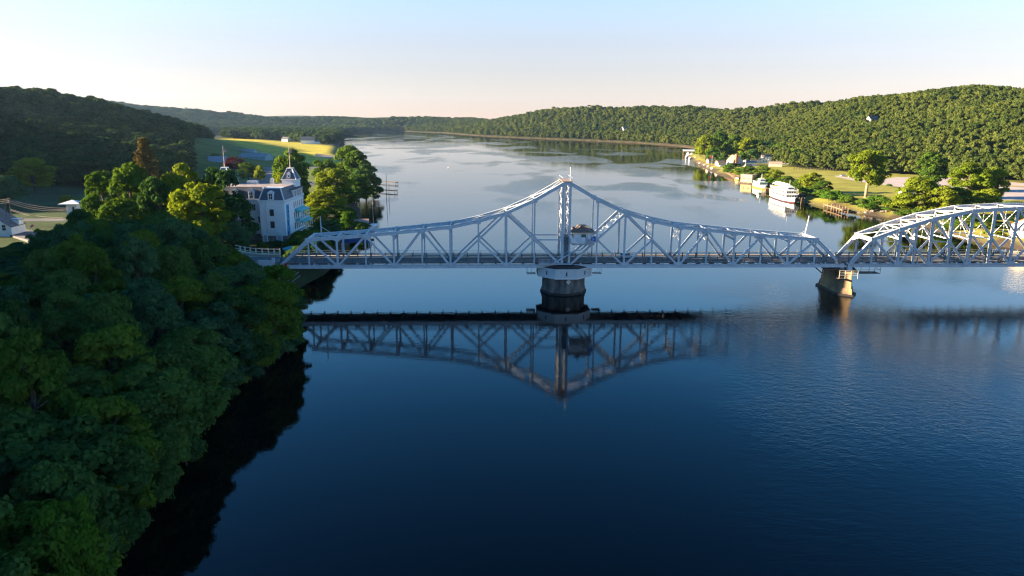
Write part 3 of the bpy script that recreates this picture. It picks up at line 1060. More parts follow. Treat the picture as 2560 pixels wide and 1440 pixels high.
def in_view(x, y, z, mx=260, my=120):
    d = np.stack([x, y, z - CAM_H], -1)
    k = d @ np.array(_F)
    u = 1280 + FPX * (d @ np.array(_R)) / k
    v = 720 - FPX * (d @ np.array(_U)) / k
    return (k > 5) & (u > -mx) & (u < 2560 + mx) & (v > -my) & (v < 1440 + my), u, v


OPEN_R = []       # clearings on the right hill that hold houses
for px, py, Yc in [(2180, 302, 900), (1565, 322, 1640), (1620, 335, 1560)]:
    a = hill_spot(px, py + 4, 5.0)
    OPEN_R.append((a[0], a[1] - 14, 17))
WOODS = {'right': [], 'left': [], 'range': [], 'shade': []}
for (x0, x1, y0, y1, s) in [(120, 1000, 380, 1100, 6.3), (-480, 1400, 1100, 1800, 9.0), (-700, 1500, 1800, 2760, 12.0), (-900, 900, 2760, 3350, 22.0)]:
    x, y = scatter(x0, x1, y0, y1, s)
    d = shore_d(x, y)
    z = land_h(x, y, d)
    k = (d > wood_edge(y)) & (x > np.interp(y, [0, 1700, 1760, 2700], [0, 0, -470, -700])) & ~inside(x, y, BAY)
    k &= ~((y > 1800) & (x < -480) & (y < 2500))
    for cx, cyy, cr in OPEN_R:
        k &= np.hypot(x - cx, y - cyy) > cr
    v, u, _ = in_view(x, y, z + 14)
    k &= v & (rng.uniform(size=x.size) > 0.09)
    sc_ = (s / 8.2 * 0.62 + 0.38) * 0.80
    WOODS['right'].append(np.stack([x[k], y[k], z[k], np.full(k.sum(), sc_)], -1))
for (x0, x1, y0, y1, s) in [(-1150, -150, 330, 1000, 8.2), (-1250, -300, 1000, 1700, 10.0), (-1400, -380, 1700, 2500, 15)]:
    x, y = scatter(x0, x1, y0, y1, s)
    d = shore_d(x, y)
    z = land_h(x, y, d)
    k = (z > FLAT + 1.2) | inside(x, y, FIELD_WOOD) | inside(x, y, LEFT_POINT) | inside(x, y, VILLAGE_WOOD)
    k |= (y > 1500) & (x < -480)
    k &= (d > 3) & ~inside(x, y, AIRFIELD) & ~inside(x, y, FIELD)
    k &= ~(inside(x, y, MEADOW_L) & (z < FLAT + 6) & (y < 500))
    v, u, vv = in_view(x, y, z + 14)
    k &= v
    k &= ~((u > 440) & (u < 560) & (y > 1250) & (y < 1680))           # low marsh in front of the bay
    WOODS['left'].append(np.stack([x[k], y[k], z[k], np.full(k.sum(), s / 8.2 * 0.6 + 0.4)], -1))
x, y = scatter(-3600, -300, 2450, 3300, 30)
z = land_h(x, y)
k = (z > 8) & in_view(x, y, z + 14)[0]
WOODS['range'].append(np.stack([x[k], y[k], z[k], np.full(k.sum(), 2.3)], -1))
x, y = scatter(-520, -150, -260, 245, 11)
z = land_h(x, y)
k = (x < -0.85 * y - 30) & (z > 8)
WOODS['shade'].append(np.stack([x[k], y[k], z[k], np.full(k.sum(), 1.1)], -1))  # unseen trees on the shading hill, there to cast shadow

# the largest in view become single trees
allw = [(np.concatenate(WOODS[w]), w) for w in ('right', 'left')]
pick = []
for A, w in allw:
    _, u, v = in_view(A[:, 0], A[:, 1], A[:, 2] + 8)
    dist = np.hypot(A[:, 0], A[:, 1])
    ok = (u > -20) & (u < 2580)
    # trees at the open edge of the wood show whole; those behind them only their tops
    o = np.argsort(dist + 1e6 * ~ok)
    pick.append((w, A, o))
left_n = max(0, 296 - N_TREES[0])
quota = {'right': int(left_n * 0.55), 'left': left_n - int(left_n * 0.55)}
for w, A, o in pick:
    q = quota[w]
    sel = o[:q]
    for i in sel:
        x, y, z, s = A[i]
        hh = random.uniform(12, 19)
        lab = 'green tree at the near edge of the wood behind the right bank lawn' if w == 'right' else 'dark tree at the foot of the wooded hill beyond the left meadow'
        tree('far%d' % random.randrange(5), x, y, z + hh, random.uniform(5.0, 6.6) * s, lab, 'trees at the wood edge on the %s bank' % w, LEAF_FAR if w == 'right' else LEAF_HILL, z=z)
    keep = np.ones(len(A), bool)
    keep[sel] = False
    WOODS[w] = A[keep]
WOODS['range'] = WOODS['range'][0]
WOODS['shade'] = WOODS['shade'][0]


def far_collection(key, m):
    c = bpy.data.collections.new('wood_kinds_' + key)
    for q in range(5):
        me = KIND['far%d' % q][2]
        o = bpy.data.objects.new('wood_crown', me)
        c.objects.link(o)
        if m is not me.materials[0]:
            o.material_slots[0].link = 'OBJECT'
            o.material_slots[0].material = m
    return c


def wood_mass(name, key, A, m, label):
    me = bpy.data.meshes.new(name)
    me.vertices.add(len(A))
    P = A[:, :3].copy()
    P[:, 2] -= 1.0
    me.vertices.foreach_set('co', P.astype(np.float32).ravel())
    k = len(A)
    s = A[:, 3] * rng.choice([0.75, 1.0, 1.2, 1.45], k) * rng.uniform(0.85, 1.15, k)
    hs = rng.uniform(0.75, 1.05, k) + 0.18 * (s > 1.25)
    a = me.attributes.new('crown_scale', 'FLOAT_VECTOR', 'POINT')
    a.data.foreach_set('vector', np.stack([s * 1.0, s * 1.0, hs], -1).astype(np.float32).ravel())
    a = me.attributes.new('crown_turn', 'FLOAT_VECTOR', 'POINT')
    a.data.foreach_set('vector', np.stack([np.zeros(k), np.zeros(k), rng.uniform(0, 6.28, k)], -1).astype(np.float32).ravel())
    o = bpy.data.objects.new(name, me)
    COL.objects.link(o)
    g = bpy.data.node_groups.new(name, 'GeometryNodeTree')
    g.interface.new_socket(name='Geometry', in_out='INPUT', socket_type='NodeSocketGeometry')
    g.interface.new_socket(name='Geometry', in_out='OUTPUT', socket_type='NodeSocketGeometry')
    gi, go = g.nodes.new('NodeGroupInput'), g.nodes.new('NodeGroupOutput')
    ip = g.nodes.new('GeometryNodeInstanceOnPoints')
    ci = g.nodes.new('GeometryNodeCollectionInfo')
    ci.inputs['Collection'].default_value = far_collection(key, m)
    ci.inputs['Separate Children'].default_value = True
    ci.inputs['Reset Children'].default_value = True
    ip.inputs['Pick Instance'].default_value = True
    n1, n2 = g.nodes.new('GeometryNodeInputNamedAttribute'), g.nodes.new('GeometryNodeInputNamedAttribute')
    n1.data_type = n2.data_type = 'FLOAT_VECTOR'
    n1.inputs['Name'].default_value = 'crown_scale'
    n2.inputs['Name'].default_value = 'crown_turn'
    L = g.links.new
    L(gi.outputs[0], ip.inputs['Points'])
    L(ci.outputs[0], ip.inputs['Instance'])
    L(n1.outputs[0], ip.inputs['Scale'])
    L(n2.outputs[0], ip.inputs['Rotation'])
    L(ip.outputs[0], go.inputs[0])
    md = o.modifiers.new('wood', 'NODES')
    md.node_group = g
    struct(o, 'stuff', label)
    return o


print('wood sizes', {k_: len(v_) for k_, v_ in WOODS.items()})
wood_mass('right_bank_woodland', 'right', WOODS['right'], LEAF_FAR, 'dense green woodland covering the hills of the right bank')
wood_mass('left_hill_woodland', 'left', WOODS['left'], LEAF_HILL, 'dark woodland on the shaded left hill and beyond the airfield')
wood_mass('distant_woodland', 'range', WOODS['range'], LEAF_HILL, 'hazy blue woodland on the distant ridge')
wood_mass('unseen_shade_woodland', 'shade', WOODS['shade'], LEAF_SHADE, 'unseen woodland added on the hill that shades the near left bank')

# ------------------------------------------------------------------ the bridge
BP, BYAW = (13.485, 177.05), 0.0416         # pivot on the near truss line, direction of the bridge
TW = 8.0                                    # truss spacing
ZB, ZD = 7.42, 8.35                         # bottom chord axis, road surface


def bw(u, v):
    return (BP[0] + u * math.cos(BYAW) - v * math.sin(BYAW), BP[1] + u * math.sin(BYAW) + v * math.cos(BYAW))


def part(name, m, parent, p0, p1, w, h, up=(0, 0, 1), prof=None):
    return MB().beam(p0, p1, w, h, up, prof).build(name, m, parent)


def lattice(name, m, parent, a, b, c, d, n, t=0.10, frame=0.16):
    """laced panel on the quad a-b-c-d (a-b one rail, d-c the other): two rails and crossing bars"""
    a, b, c, d = map(Vector, (a, b, c, d))
    nrm = (b - a).cross(d - a).normalized()
    g = MB()
    g.beam(a, b, frame, frame, nrm)
    g.beam(d, c, frame, frame, nrm)
    for i in range(n):
        s, e = i / n, (i + 1) / n
        g.beam(a.lerp(b, s), d.lerp(c, e), t, t * 0.5, nrm)
        g.beam(d.lerp(c, s) + nrm * 0.03, a.lerp(b, e) + nrm * 0.03, t, t * 0.5, nrm)
    return g.build(name, m, parent)


sw = thing('swing_bridge', 'long pale grey steel truss swing bridge with a pointed middle tower over the river', 'bridge', (BP[0], BP[1], 0), BYAW)
NU = [0.87 + 7.05 * i for i in range(10)] + [72.3]
NZ = [28.2, 24.15, 20.95, 18.85, 17.35, 16.6, 15.9, 15.25, 14.7, 14.2, ZB]
BOT, TOPZ = ZB, NZ
UPV = (0, 1, 0)
for side, v in ((0, 0.0), (1, TW)):
    for s in (-1, 1):
        T = [(s * NU[i], v, NZ[i]) for i in range(11)]
        B = [(s * NU[i], v, ZB) for i in range(11)]
        for i in range(9):
            part('top_chord', STEEL, sw, T[i], T[i + 1], 0.62, 0.82, prof='I')
        part('end_post', STEEL, sw, T[9], (s * 71.4, v, ZB + 0.3), 0.6, 0.74, prof='I')
        for i in range(10):
            part('bottom_chord', STEEL, sw, B[i], B[i + 1], 0.62, 0.92, prof='I')
        M1 = Vector(T[2]).lerp(Vector(B[0]), 0.5)
        M3 = Vector(T[2]).lerp(Vector(B[4]), 0.5)
        for i in range(1, 10):
            big = i in (2, 4, 6, 8)
            part('vertical', STEEL, sw, T[i], (B[i][0], v, ZB + 0.46), 0.46 if big else 0.34, 0.40 if big else 0.3, UPV)
        for a, b, k in ((T[2], B[0], 0.62), (T[2], B[4], 0.62), (T[5], B[4], 0.52), (T[5], B[6], 0.46), (T[7], B[6], 0.46), (T[7], B[8], 0.44), (T[9], B[8], 0.44),
                        (M1, B[2], 0.40), (M3, B[2], 0.40)):
            part('diagonal', STEEL, sw, a, b, 0.46, k, UPV)
        part('level_strut', STEEL, sw, tuple(M1), (s * NU[0], v, M1.z), 0.34, 0.36, UPV)
        # tower legs
        part('tower_leg', STEEL, sw, (s * NU[0], v, ZB - 0.3), (s * NU[0], v, NZ[0] + 0.3), 0.6, 0.5, UPV, prof='I')
    part('bottom_chord', STEEL, sw, (-NU[0], v, ZB), (NU[0], v, ZB), 0.62, 0.92, prof='I')
    part('top_chord', STEEL, sw, (-NU[0], v, NZ[0]), (NU[0], v, NZ[0]), 0.62, 0.82, prof='I')
    lattice('tower_lattice', STEEL_W, sw, (-0.87, v, 12.5), (-0.87, v, 27.8), (0.87, v, 27.8), (0.87, v, 12.5), 11, 0.10, 0.1)
for s in (-1, 1):
    lattice('tower_lattice', STEEL_W, sw, (s * 0.87, 0.3, 14.2), (s * 0.87, 0.3, 27.8), (s * 0.87, TW - 0.3, 27.8), (s * 0.87, TW - 0.3, 14.2), 5, 0.24, 0.24)
    part('tower_strut', STEEL_W, sw, (s * 0.87, 0.2, 14.2), (s * 0.87, TW - 0.2, 14.2), 0.3, 0.5)
    part('tower_strut', STEEL_W, sw, (s * 0.87, 0.2, 20.6), (s * 0.87, TW - 0.2, 20.6), 0.25, 0.3)
    for i in range(1, 10):
        u, z = s * NU[i], NZ[i]
        part('top_strut', STEEL_W, sw, (u, 0.25, z + 0.1), (u, TW - 0.25, z + 0.1), 0.34, 0.34)
        u0, z0 = s * NU[i - 1], NZ[i - 1]
        part('lateral_brace', STEEL_W, sw, (u0, 0.3, z0 + 0.18), (u, TW - 0.3, z + 0.18), 0.2, 0.16)
        part('lateral_brace', STEEL_W, sw, (u0, TW - 0.3, z0 + 0.02), (u, 0.3, z + 0.02), 0.2, 0.16)
        if i >= 3 and i < 9:
            zb = 14.05 if i < 8 else 13.6
            zt = z - 0.45
            if zt - zb > 0.3:
                k = max(1, int(round(7 / max(1.0, zt - zb)))) if zt - zb < 3 else 2
                lattice('sway_lattice', STEEL_W, sw, (u, 0.3, zb), (u, TW - 0.3, zb), (u, TW - 0.3, zt), (u, 0.3, zt), k * 2, 0.13, 0.26)
    lattice('inclined_lattice', STEEL_W, sw, tuple(Vector((s * NU[2], 0.3, NZ[2] - .5)).lerp(Vector((s * NU[0], 0.3, ZB)), 0.02)), tuple(Vector((s * NU[2], 0.3, NZ[2] - .5)).lerp(Vector((s * NU[0], 0.3, ZB)), 0.46)),
            tuple(Vector((s * NU[2], TW - .3, NZ[2] - .5)).lerp(Vector((s * NU[0], TW - .3, ZB)), 0.46)), tuple(Vector((s * NU[2], TW - .3, NZ[2] - .5)).lerp(Vector((s * NU[0], TW - .3, ZB)), 0.02)), 6, 0.13, 0.2)
    part('portal_strut', STEEL_W, sw, (s * NU[9], 0.2, NZ[9] + 0.1), (s * NU[9], TW - 0.2, NZ[9] + 0.1), 0.5, 0.7)
for v in (0.0, TW):
    f_ = -1 if v == 0 else 1
    for s in (-1, 1):
        for i in range(1, 10):
            MB().cbox((s * NU[i], v + f_ * 0.33, NZ[i] - 0.1), (1.25, 0.05, 1.15)).build('gusset_plate', STEEL, sw)
            if i % 2 == 0:
                MB().cbox((s * NU[i], v + f_ * 0.33, ZB + 0.5), (1.7, 0.05, 1.0)).build('gusset_plate', STEEL, sw)
# deck, walkway, railings
part('road_deck', DECK, sw, (-71.8, TW / 2, ZD - 0.16), (71.8, TW / 2, ZD - 0.16), TW - 0.9, 0.32)
for v in (1.0, TW - 1.0):
    MB().box(-71.7, 71.7, v - 0.07, v + 0.07, ZD + 0.004, ZD + 0.008).build('edge_line', LINEW, sw)
for v in (TW / 2 - 0.13, TW / 2 + 0.13):
    MB().box(-71.7, 71.7, v - 0.05, v + 0.05, ZD + 0.004, ZD + 0.008).build('centre_line', LINEY, sw)
part('walkway', CONC, sw, (-71.8, TW + 1.5, ZD - 0.02), (71.8, TW + 1.5, ZD - 0.02), 1.7, 0.2)
for i in range(-20, 21):
    u = i * 3.525
    part('floor_beam', STEEL, sw, (u, 0.32, ZB - 0.1), (u, TW + 2.2, ZB - 0.1), 0.28, 0.7)
    MB().cbox((u + 0.4, -0.02, ZB + 0.62), (0.42, 0.3, 0.32)).build('bracket', STEEL_W, sw)
for v in (2.2, 4.0, 5.8):
    part('stringer', STEEL, sw, (-71.5, v, ZB + 0.5), (71.5, v, ZB + 0.5), 0.25, 0.34)


def guard_rail(parent, u0, u1, v, m=DARKSTEEL, zs=(0.35, 0.68, 1.02), step=3.525, name='guard_rail'):
    for z in zs:
        part(name, m, parent, (u0, v, ZD + z), (u1, v, ZD + z), 0.09, 0.15)
    k = max(1, int((u1 - u0) / step))
    for i in range(k + 1):
        u = u0 + 0.2 + i * (u1 - u0 - 0.4) / k
        MB().cbox((u, v, ZD + 0.58), (0.24, 0.2, 1.16)).build('rail_post', m, parent)


def foot_rail(parent, u0, u1, v, m=STEEL_W, hgt=1.25, step=1.76):
    g = MB()
    for z in (0.12, 0.45, 0.8, hgt):
        g.beam((u0, v, ZD + z), (u1, v, ZD + z), 0.05, 0.06)
    g.build('walkway_rail', m, parent)
    k = max(1, int((u1 - u0) / step))
    for i in range(k + 1):
        u = u0 + i * (u1 - u0) / k
        MB().cbox((u, v, ZD + hgt / 2 + 0.05), (0.09, 0.08, hgt + 0.1)).build('walkway_rail_post', m, parent)


guard_rail(sw, -71.6, 71.6, 0.55)
guard_rail(sw, -71.6, 71.6, TW - 0.55)
foot_rail(sw, -71.6, 71.6, TW + 2.3, step=3.525)
# stair up to the cabin and the landing on the near side
g = MB()
g.beam((-6.8, -0.9, ZD - 0.2), (1.6, -0.9, ZD - 0.2), 1.2, 0.14)
g.build('landing', STEEL, sw)
g = MB()
g.beam((-3.0, -0.9, ZD - 0.1), (2.2, -0.9, 11.6), 0.9, 0.16)
g.beam((2.2, -0.9, 11.6), (3.6, -0.9, 11.6), 0.9, 0.16)
g.beam((3.6, -0.9, 11.6), (7.0, -0.9, 14.6), 0.9, 0.16)
g.build('stair_flight', STEEL, sw)
g = MB()
for a, b in (((-3.0, -1.35, ZD + 0.9), (2.2, -1.35, 12.6)), ((2.2, -1.35, 12.6), (3.6, -1.35, 12.6)), ((3.6, -1.35, 12.6), (7.0, -1.35, 15.6))):
    g.beam(a, b, 0.07, 0.07)
for t in range(9):
    u = -3 + t * 1.2
    zz = np.interp(u, [-3, 2.2, 3.6, 7], [ZD - 0.1, 11.6, 11.6, 14.6])
    g.beam((u, -1.35, zz), (u, -1.35, zz + 1.0), 0.06, 0.06)
g.build('stair_rail', STEEL_W, sw)
g = MB()
for z in (ZD + 0.35, ZD + 1.1):
    g.beam((-6.8, -1.45, z), (-3.2, -1.45, z), 0.06, 0.06)
for t in range(13):
    g.beam((-6.8 + t * 0.3, -1.45, ZD - 0.1), (-6.8 + t * 0.3, -1.45, ZD + 1.1), 0.05, 0.05)
g.build('landing_rail', STEEL_W, sw)
MB().box(-0.35, 0.7, -0.3, 1.4, ZD + 0.3, 15.0).build('machinery_shaft', DARKSTEEL, sw)
MB().box(-0.55, 0.55, 2.0, 5.0, 12.2, 15.0).build('gear_housing', RUST, sw)
MB().box(-1.2, 1.4, -0.4, TW + 0.4, NZ[0] + 0.45, NZ[0] + 0.6).build('tower_platform', RUST, sw)
g = MB()
g.cyl((1.0, 1.5, NZ[0] + 0.6), (1.0, 1.5, NZ[0] + 3.6), 0.10, 0.07, 6)
g.cyl((1.0, 1.5, NZ[0] + 3.6), (1.0, 1.5, NZ[0] + 4.0), 0.18, 0.1, 6)
g.beam((-0.3, 1.5, NZ[0] + 1.6), (2.0, 1.5, NZ[0] + 1.6), 0.06, 0.06)
g.build('beacon_mast', STEEL_W, sw)
g = MB()
for u, v in ((-1.1, -0.3), (1.3, -0.3), (-1.1, TW + .3), (1.3, TW + .3)):
    g.beam((u, v, NZ[0] + .6), (u, v, NZ[0] + 1.5), 0.05, 0.05)
g.beam((-1.1, -0.3, NZ[0] + 1.5), (-1.1, TW + .3, NZ[0] + 1.5), 0.05, 0.05)
g.beam((1.3, -0.3, NZ[0] + 1.5), (1.3, TW + .3, NZ[0] + 1.5), 0.05, 0.05)
g.build('platform_rail', STEEL, sw)
g = MB()
g.cyl((-62.4, 6.4, 14.5), (-62.4, 6.4, 19.2), 0.16, 0.12, 6)
g.beam((-62.4, 6.4, 16.6), (-59.6, 6.4, 14.8), 0.12, 0.12)
g.build('signal_mast', STEEL_W, sw)
g = MB()
g.cyl((63.2, 4.4, 14.2), (63.9, 4.4, 19.0), 0.17, 0.13, 6)
g.cyl((63.9, 4.4, 19.0), (63.9, 4.4, 19.7), 0.22, 0.12, 6)
g.beam((63.2, 4.4, 15.8), (61.4, 4.4, 14.4), 0.1, 0.1)
g.build('signal_mast', STEEL_W, sw)
MB().box(-70.4, -69.8, -0.5, -0.28, ZB + 0.0, ZB + 0.95).build('end_lamp', LAMP_R, sw)
MB().box(70.6, 71.2, -0.5, -0.28, ZB + 0.5, ZB + 2.0).build('end_latch', RUST, sw)

# operator's cabin
cab = thing('operator_cabin', 'small white operator cabin with brown hipped roof beside the bridge tower', 'cabin', (*bw(4.35, 1.6), 13.0), BYAW)
MB().box(-2.7, 3.0, -1.9, 3.2, -0.2, 0.0).build('floor', STEEL, cab)
MB().box(-2.3, 2.2, -1.4, 2.6, 0.0, 3.15).build('wall', WHITE, cab)
for x0 in (-2.36, -0.75, 0.95, 2.02):
    MB().box(x0, x0 + 0.22, -1.46, -1.4, 0.0, 3.1).build('trim_board', CREAM, cab)
for y0 in (-1.3, 0.2, 1.9):
    MB().box(-2.37, -2.3, y0, y0 + 0.5, 0.0, 3.1).build('trim_board', CREAM, cab)
wf = MB().box(-0.55, 0.93, -1.45, -1.4, 1.0, 2.75).build('window', WHITE, cab)
MB().box(-0.42, 0.8, -1.475, -1.45, 1.15, 2.6).build('pane', GLASS_G, wf)
for y0 in (-0.7, 0.9):
    wf = MB().box(-2.36, -2.3, y0, y0 + 0.8, 1.0, 2.7).build('window', WHITE, cab)
    MB().box(-2.39, -2.36, y0 + 0.1, y0 + 0.7, 1.15, 2.6).build('pane', GLASS_G, wf)
g = MB()
g.add([(-3.1, -2.2, 3.1), (3.0, -2.2, 3.1), (3.0, 3.4, 3.1), (-3.1, 3.4, 3.1), (-3.1, -2.2, 3.28), (3.0, -2.2, 3.28), (3.0, 3.4, 3.28), (-3.1, 3.4, 3.28), (-0.9, 0.6, 4.75), (0.8, 0.6, 4.75)],
      [(3, 2, 1, 0), (0, 1, 5, 4), (1, 2, 6, 5), (2, 3, 7, 6), (3, 0, 4, 7), (4, 5, 9, 8), (5, 6, 9), (6, 7, 8, 9), (7, 4, 8)])
rf = g.build('roof', SHINGLE, cab)
MB().gable(-1.9, 0.5, -2.0, 1.0, 3.3, 4.55, 'y').build('roof_gable', SHINGLE, rf)
ws = thing('notice_board', 'long white notice board with faded lines below the operator cabin', 'sign', (*bw(2.95, -1.15), 14.2), BYAW)
MB().box(-1.75, 1.85, -0.04, 0.04, -0.75, 0.75).build('board', WHITE, ws)
for i, (a, b, z) in enumerate([(-1.3, 0.2, .5), (-0.4, 1.2, .25), (-0.5, 0.9, 0.0), (-0.6, 1.3, -.22), (-0.5, 1.2, -.42)]):
    MB().box(a, b, -0.05, -0.04, z - 0.06, z + 0.06).build('text_line', mat('faint_ink', (0.55, 0.58, 0.62), 0.7, 0, 0.05, 2), ws)
bsn = thing('blue_sign', 'square blue sign with a white edge right of the operator cabin', 'sign', (*bw(6.75, -1.25), 14.6), BYAW)
MB().box(-0.75, 0.75, -0.03, 0.03, -0.8, 0.72).build('frame', WHITE, bsn)
MB().box(-0.66, 0.66, -0.05, -0.03, -0.66, 0.64).build('panel', BLUE, bsn)
for z in (0.2, -0.1):
    MB().box(-0.4, 0.4, -0.06, -0.05, z - 0.05, z + 0.05).build('text_line', SKYINK, bsn)


# centre pier and its boarded skirt
def ngon(cx, cy_, r, n, rot):
    return [(cx + r * math.cos(rot + 2 * PI * i / n), cy_ + r * math.sin(rot + 2 * PI * i / n)) for i in range(n)]


pier = thing('pivot_pier', 'round grey stone pivot pier standing in the water under the bridge tower', 'pier', (*bw(0.1, 4.0), 0), BYAW)
MB().prism(ngon(0, 0, 6.1, 8, 0), -3, 1.3, ngon(0, 0, 5.75, 8, 0)).build('footing', STONE, pier)
MB().prism(ngon(0, 0, 6.13, 8, 0), -0.3, 0.55, ngon(0, 0, 6.0, 8, 0)).build('waterline_band', STAIN, pier)
MB().prism(ngon(0, 0, 5.6, 8, 0), 1.3, 4.4, ngon(0, 0, 5.55, 8, 0)).build('shaft', STONE, pier)
MB().prism(ngon(0, 0, 5.95, 8, 0), 4.4, 4.75).build('cap', STONE, pier)
dm = thing('diamond_sign', 'white diamond shaped navigation sign on the grey pivot pier', 'sign', (*bw(0.75, 4.0 - 5.72), 3.62), BYAW)
MB().add([(-0.62, 0, 0), (0, 0, -0.62), (0.62, 0, 0), (0, 0, 0.62), (-0.62, 0.05, 0), (0, 0.05, -0.62), (0.62, 0.05, 0), (0, 0.05, 0.62)],
         [(0, 1, 2, 3), (7, 6, 5, 4), (0, 4, 5, 1), (1, 5, 6, 2), (2, 6, 7, 3), (3, 7, 4, 0)]).build('plate', WHITE, dm)
for z, w_ in ((0.16, .22), (0.0, .34), (-0.16, .22)):
    MB().box(-w_, w_, -0.01, 0.0, z - 0.03, z + 0.03).build('text_line', REDINK, dm)
sk = thing('pier_house', 'white boarded octagonal machinery house wrapped round the top of the pivot pier', 'machinery house', (*bw(0.1, 4.0), 0), BYAW)
OCT = ngon(0, 0, 7.4, 8, PI / 8)
MB().prism(OCT, 4.76, 7.0).build('wall', WHITEB, sk)
for i in range(8):
    a, b = Vector((*OCT[i], 0)), Vector((*OCT[(i + 1) % 8], 0))
    if (a + b).y > 6:
        continue
    dr = (b - a).normalized()
    nr = Vector((dr.y, -dr.x, 0))
    for t in range(24):
        p = a + (b - a) * ((t + 0.5) / 24)
        MB().beam(p + nr * 0.02 + Vector((0, 0, 4.8)), p + nr * 0.02 + Vector((0, 0, 6.96)), 0.06, 0.05, nr).build('batten', WHITEB, sk)
    mdl = (a + b) / 2 + nr * 0.05
    if i in (4, 5, 6):
        q = MB().beam(mdl + Vector((0, 0, 5.35)), mdl + Vector((0, 0, 6.35)), 0.34, 0.08, nr).build('window', LOUVER, sk)
    if i in (3, 7):
        MB().beam(mdl + Vector((0, 0, 4.9)), mdl + Vector((0, 0, 6.4)), 1.6, 0.08, nr).build('rusty_panel', RUST, sk)
MB().prism(ngon(0, 0, 7.62, 8, PI / 8), 7.0, 7.16).build('eave', WHITE, sk)
MB().prism(ngon(0, 0, 7.6, 8, PI / 8), 7.16, 7.9, ngon(0, 0, 4.6, 8, PI / 8)).build('roof', mat('dark_tiles', (0.075, 0.06, 0.06), 0.8, 0, 0.3, 3, bump=0.5), sk)
MB().prism(ngon(0, 0, 7.5, 8, PI / 8), 4.55, 4.76).build('sill', WHITE, sk)
for s in (-1, 1):
    g = MB()
    for a, b in (((s * 7.4, -2.0, 6.6), (s * 9.6, -2.0, 6.6)), ((s * 7.4, -2.0, 5.0), (s * 9.6, -2.0, 5.0)), ((s * 9.6, -2.0, 5.0), (s * 9.6, -2.0, 6.6)), ((s * 9.6, 0.5, 5.0), (s * 9.6, 0.5, 6.6)),
                 ((s * 9.6, -2.0, 6.6), (s * 9.6, 0.5, 6.6)), ((s * 8.5, -2, 5), (s * 8.5, -2, 6.6))):
        g.beam(a, b, 0.08, 0.08)
    g.beam((s * 7.4, -0.8, 4.9), (s * 9.7, -0.8, 4.9), 2.4, 0.1)
    g.build('side_platform', STEEL, sk)

# right pier with its cutwaters
rp_ = thing('stone_pier', 'tan stone river pier with pointed cutwater under the joint of the two spans', 'pier', (*bw(72.9, 0), 0), BYAW)


def cutwater(hw, v0, v1, nose):
    return [(-hw, v0), (hw * 0.15, v0 - nose), (hw, v0 + 0.4), (hw, v1 - 0.4), (hw * 0.15, v1 + nose), (-hw, v1)]


MB().prism(cutwater(2.9, -1.8, 9.8, 2.9), -3, 1.9, cutwater(2.1, -1.0, 9.0, 2.5)).build('footing', STONE_T, rp_)
MB().prism(cutwater(2.93, -1.83, 9.83, 2.93), -0.3, 0.45, cutwater(2.75, -1.65, 9.65, 2.85)).build('waterline_band', STAIN, rp_)
MB().prism(cutwater(1.95, -0.9, 8.9, 2.3), 1.9, 5.6, cutwater(1.75, -0.7, 8.7, 2.1)).build('shaft', STONE_T, rp_)
MB().prism(cutwater(2.1, -1.0, 9.0, 2.4), 5.6, 6.2).build('cap', STONE_T, rp_)
MB().box(-1.6, -0.5, -0.4, 0.6, 6.2, 6.95).build('bearing', RUST, rp_)
MB().box(0.3, 1.5, -0.4, 0.6, 6.2, 6.95).build('bearing', STEEL, rp_)
g = MB()
for a, b in (((-5.6, -1.2, 6.6), (-2.0, -1.2, 3.6)), ((-5.6, 8.5, 6.6), (-2.0, 8.5, 3.6)), ((-5.6, -1.2, 6.6), (-1.5, -1.2, 6.6)), ((-5.6, 8.5, 6.6), (-1.5, 8.5, 6.6)), ((-5.6, -1.2, 6.6), (-5.6, 8.5, 6.6)), ((-3.6, -1.2, 6.6), (-3.6, 8.5, 6.6))):
    g.beam(a, b, 0.25, 0.25)
g.build('timber_bracket', WOOD_D, rp_)
g = MB()
for z in (5.5, 6.1, 6.7):
    g.beam((-3.0, -3.0, z), (1.4, -3.7, z), 0.08, 0.08)
for u in (-3.0, -1.6, -0.2, 1.4):
    g.beam((u, -3.0 - (u + 3) * 0.16, 4.6), (u, -3.0 - (u + 3) * 0.16, 6.7), 0.09, 0.09)
g.build('platform_rail', CREAM, rp_)
MB().box(-3.2, -1.4, -3.0, -0.8, 4.45, 4.6).build('platform', WOOD_D, rp_)

# ------------------------------------------------------------------ fixed span
fx = thing('fixed_truss_span', 'arched pale grey steel truss span at the right, joined to the swing bridge', 'bridge', (BP[0], BP[1], 0), BYAW)
FU = [73.3, 79.3, 86.3, 90.4, 94.5, 99.6, 104.7, 110.4, 116.3]
FZ = {1: 14.3, 2: 16.9, 4: 19.5, 6: 21.55, 8: 22.2}
CEN = 122.6
full = [(u, z) for u, z in [(FU[i], FZ[i]) for i in (1, 2, 4, 6, 8)]]
full += [(2 * CEN - u, z) for u, z in reversed(full)]
tu, tz = [p[0] for p in full], [p[1] for p in full]


def ftop(u):
    return float(np.interp(u, tu, tz))


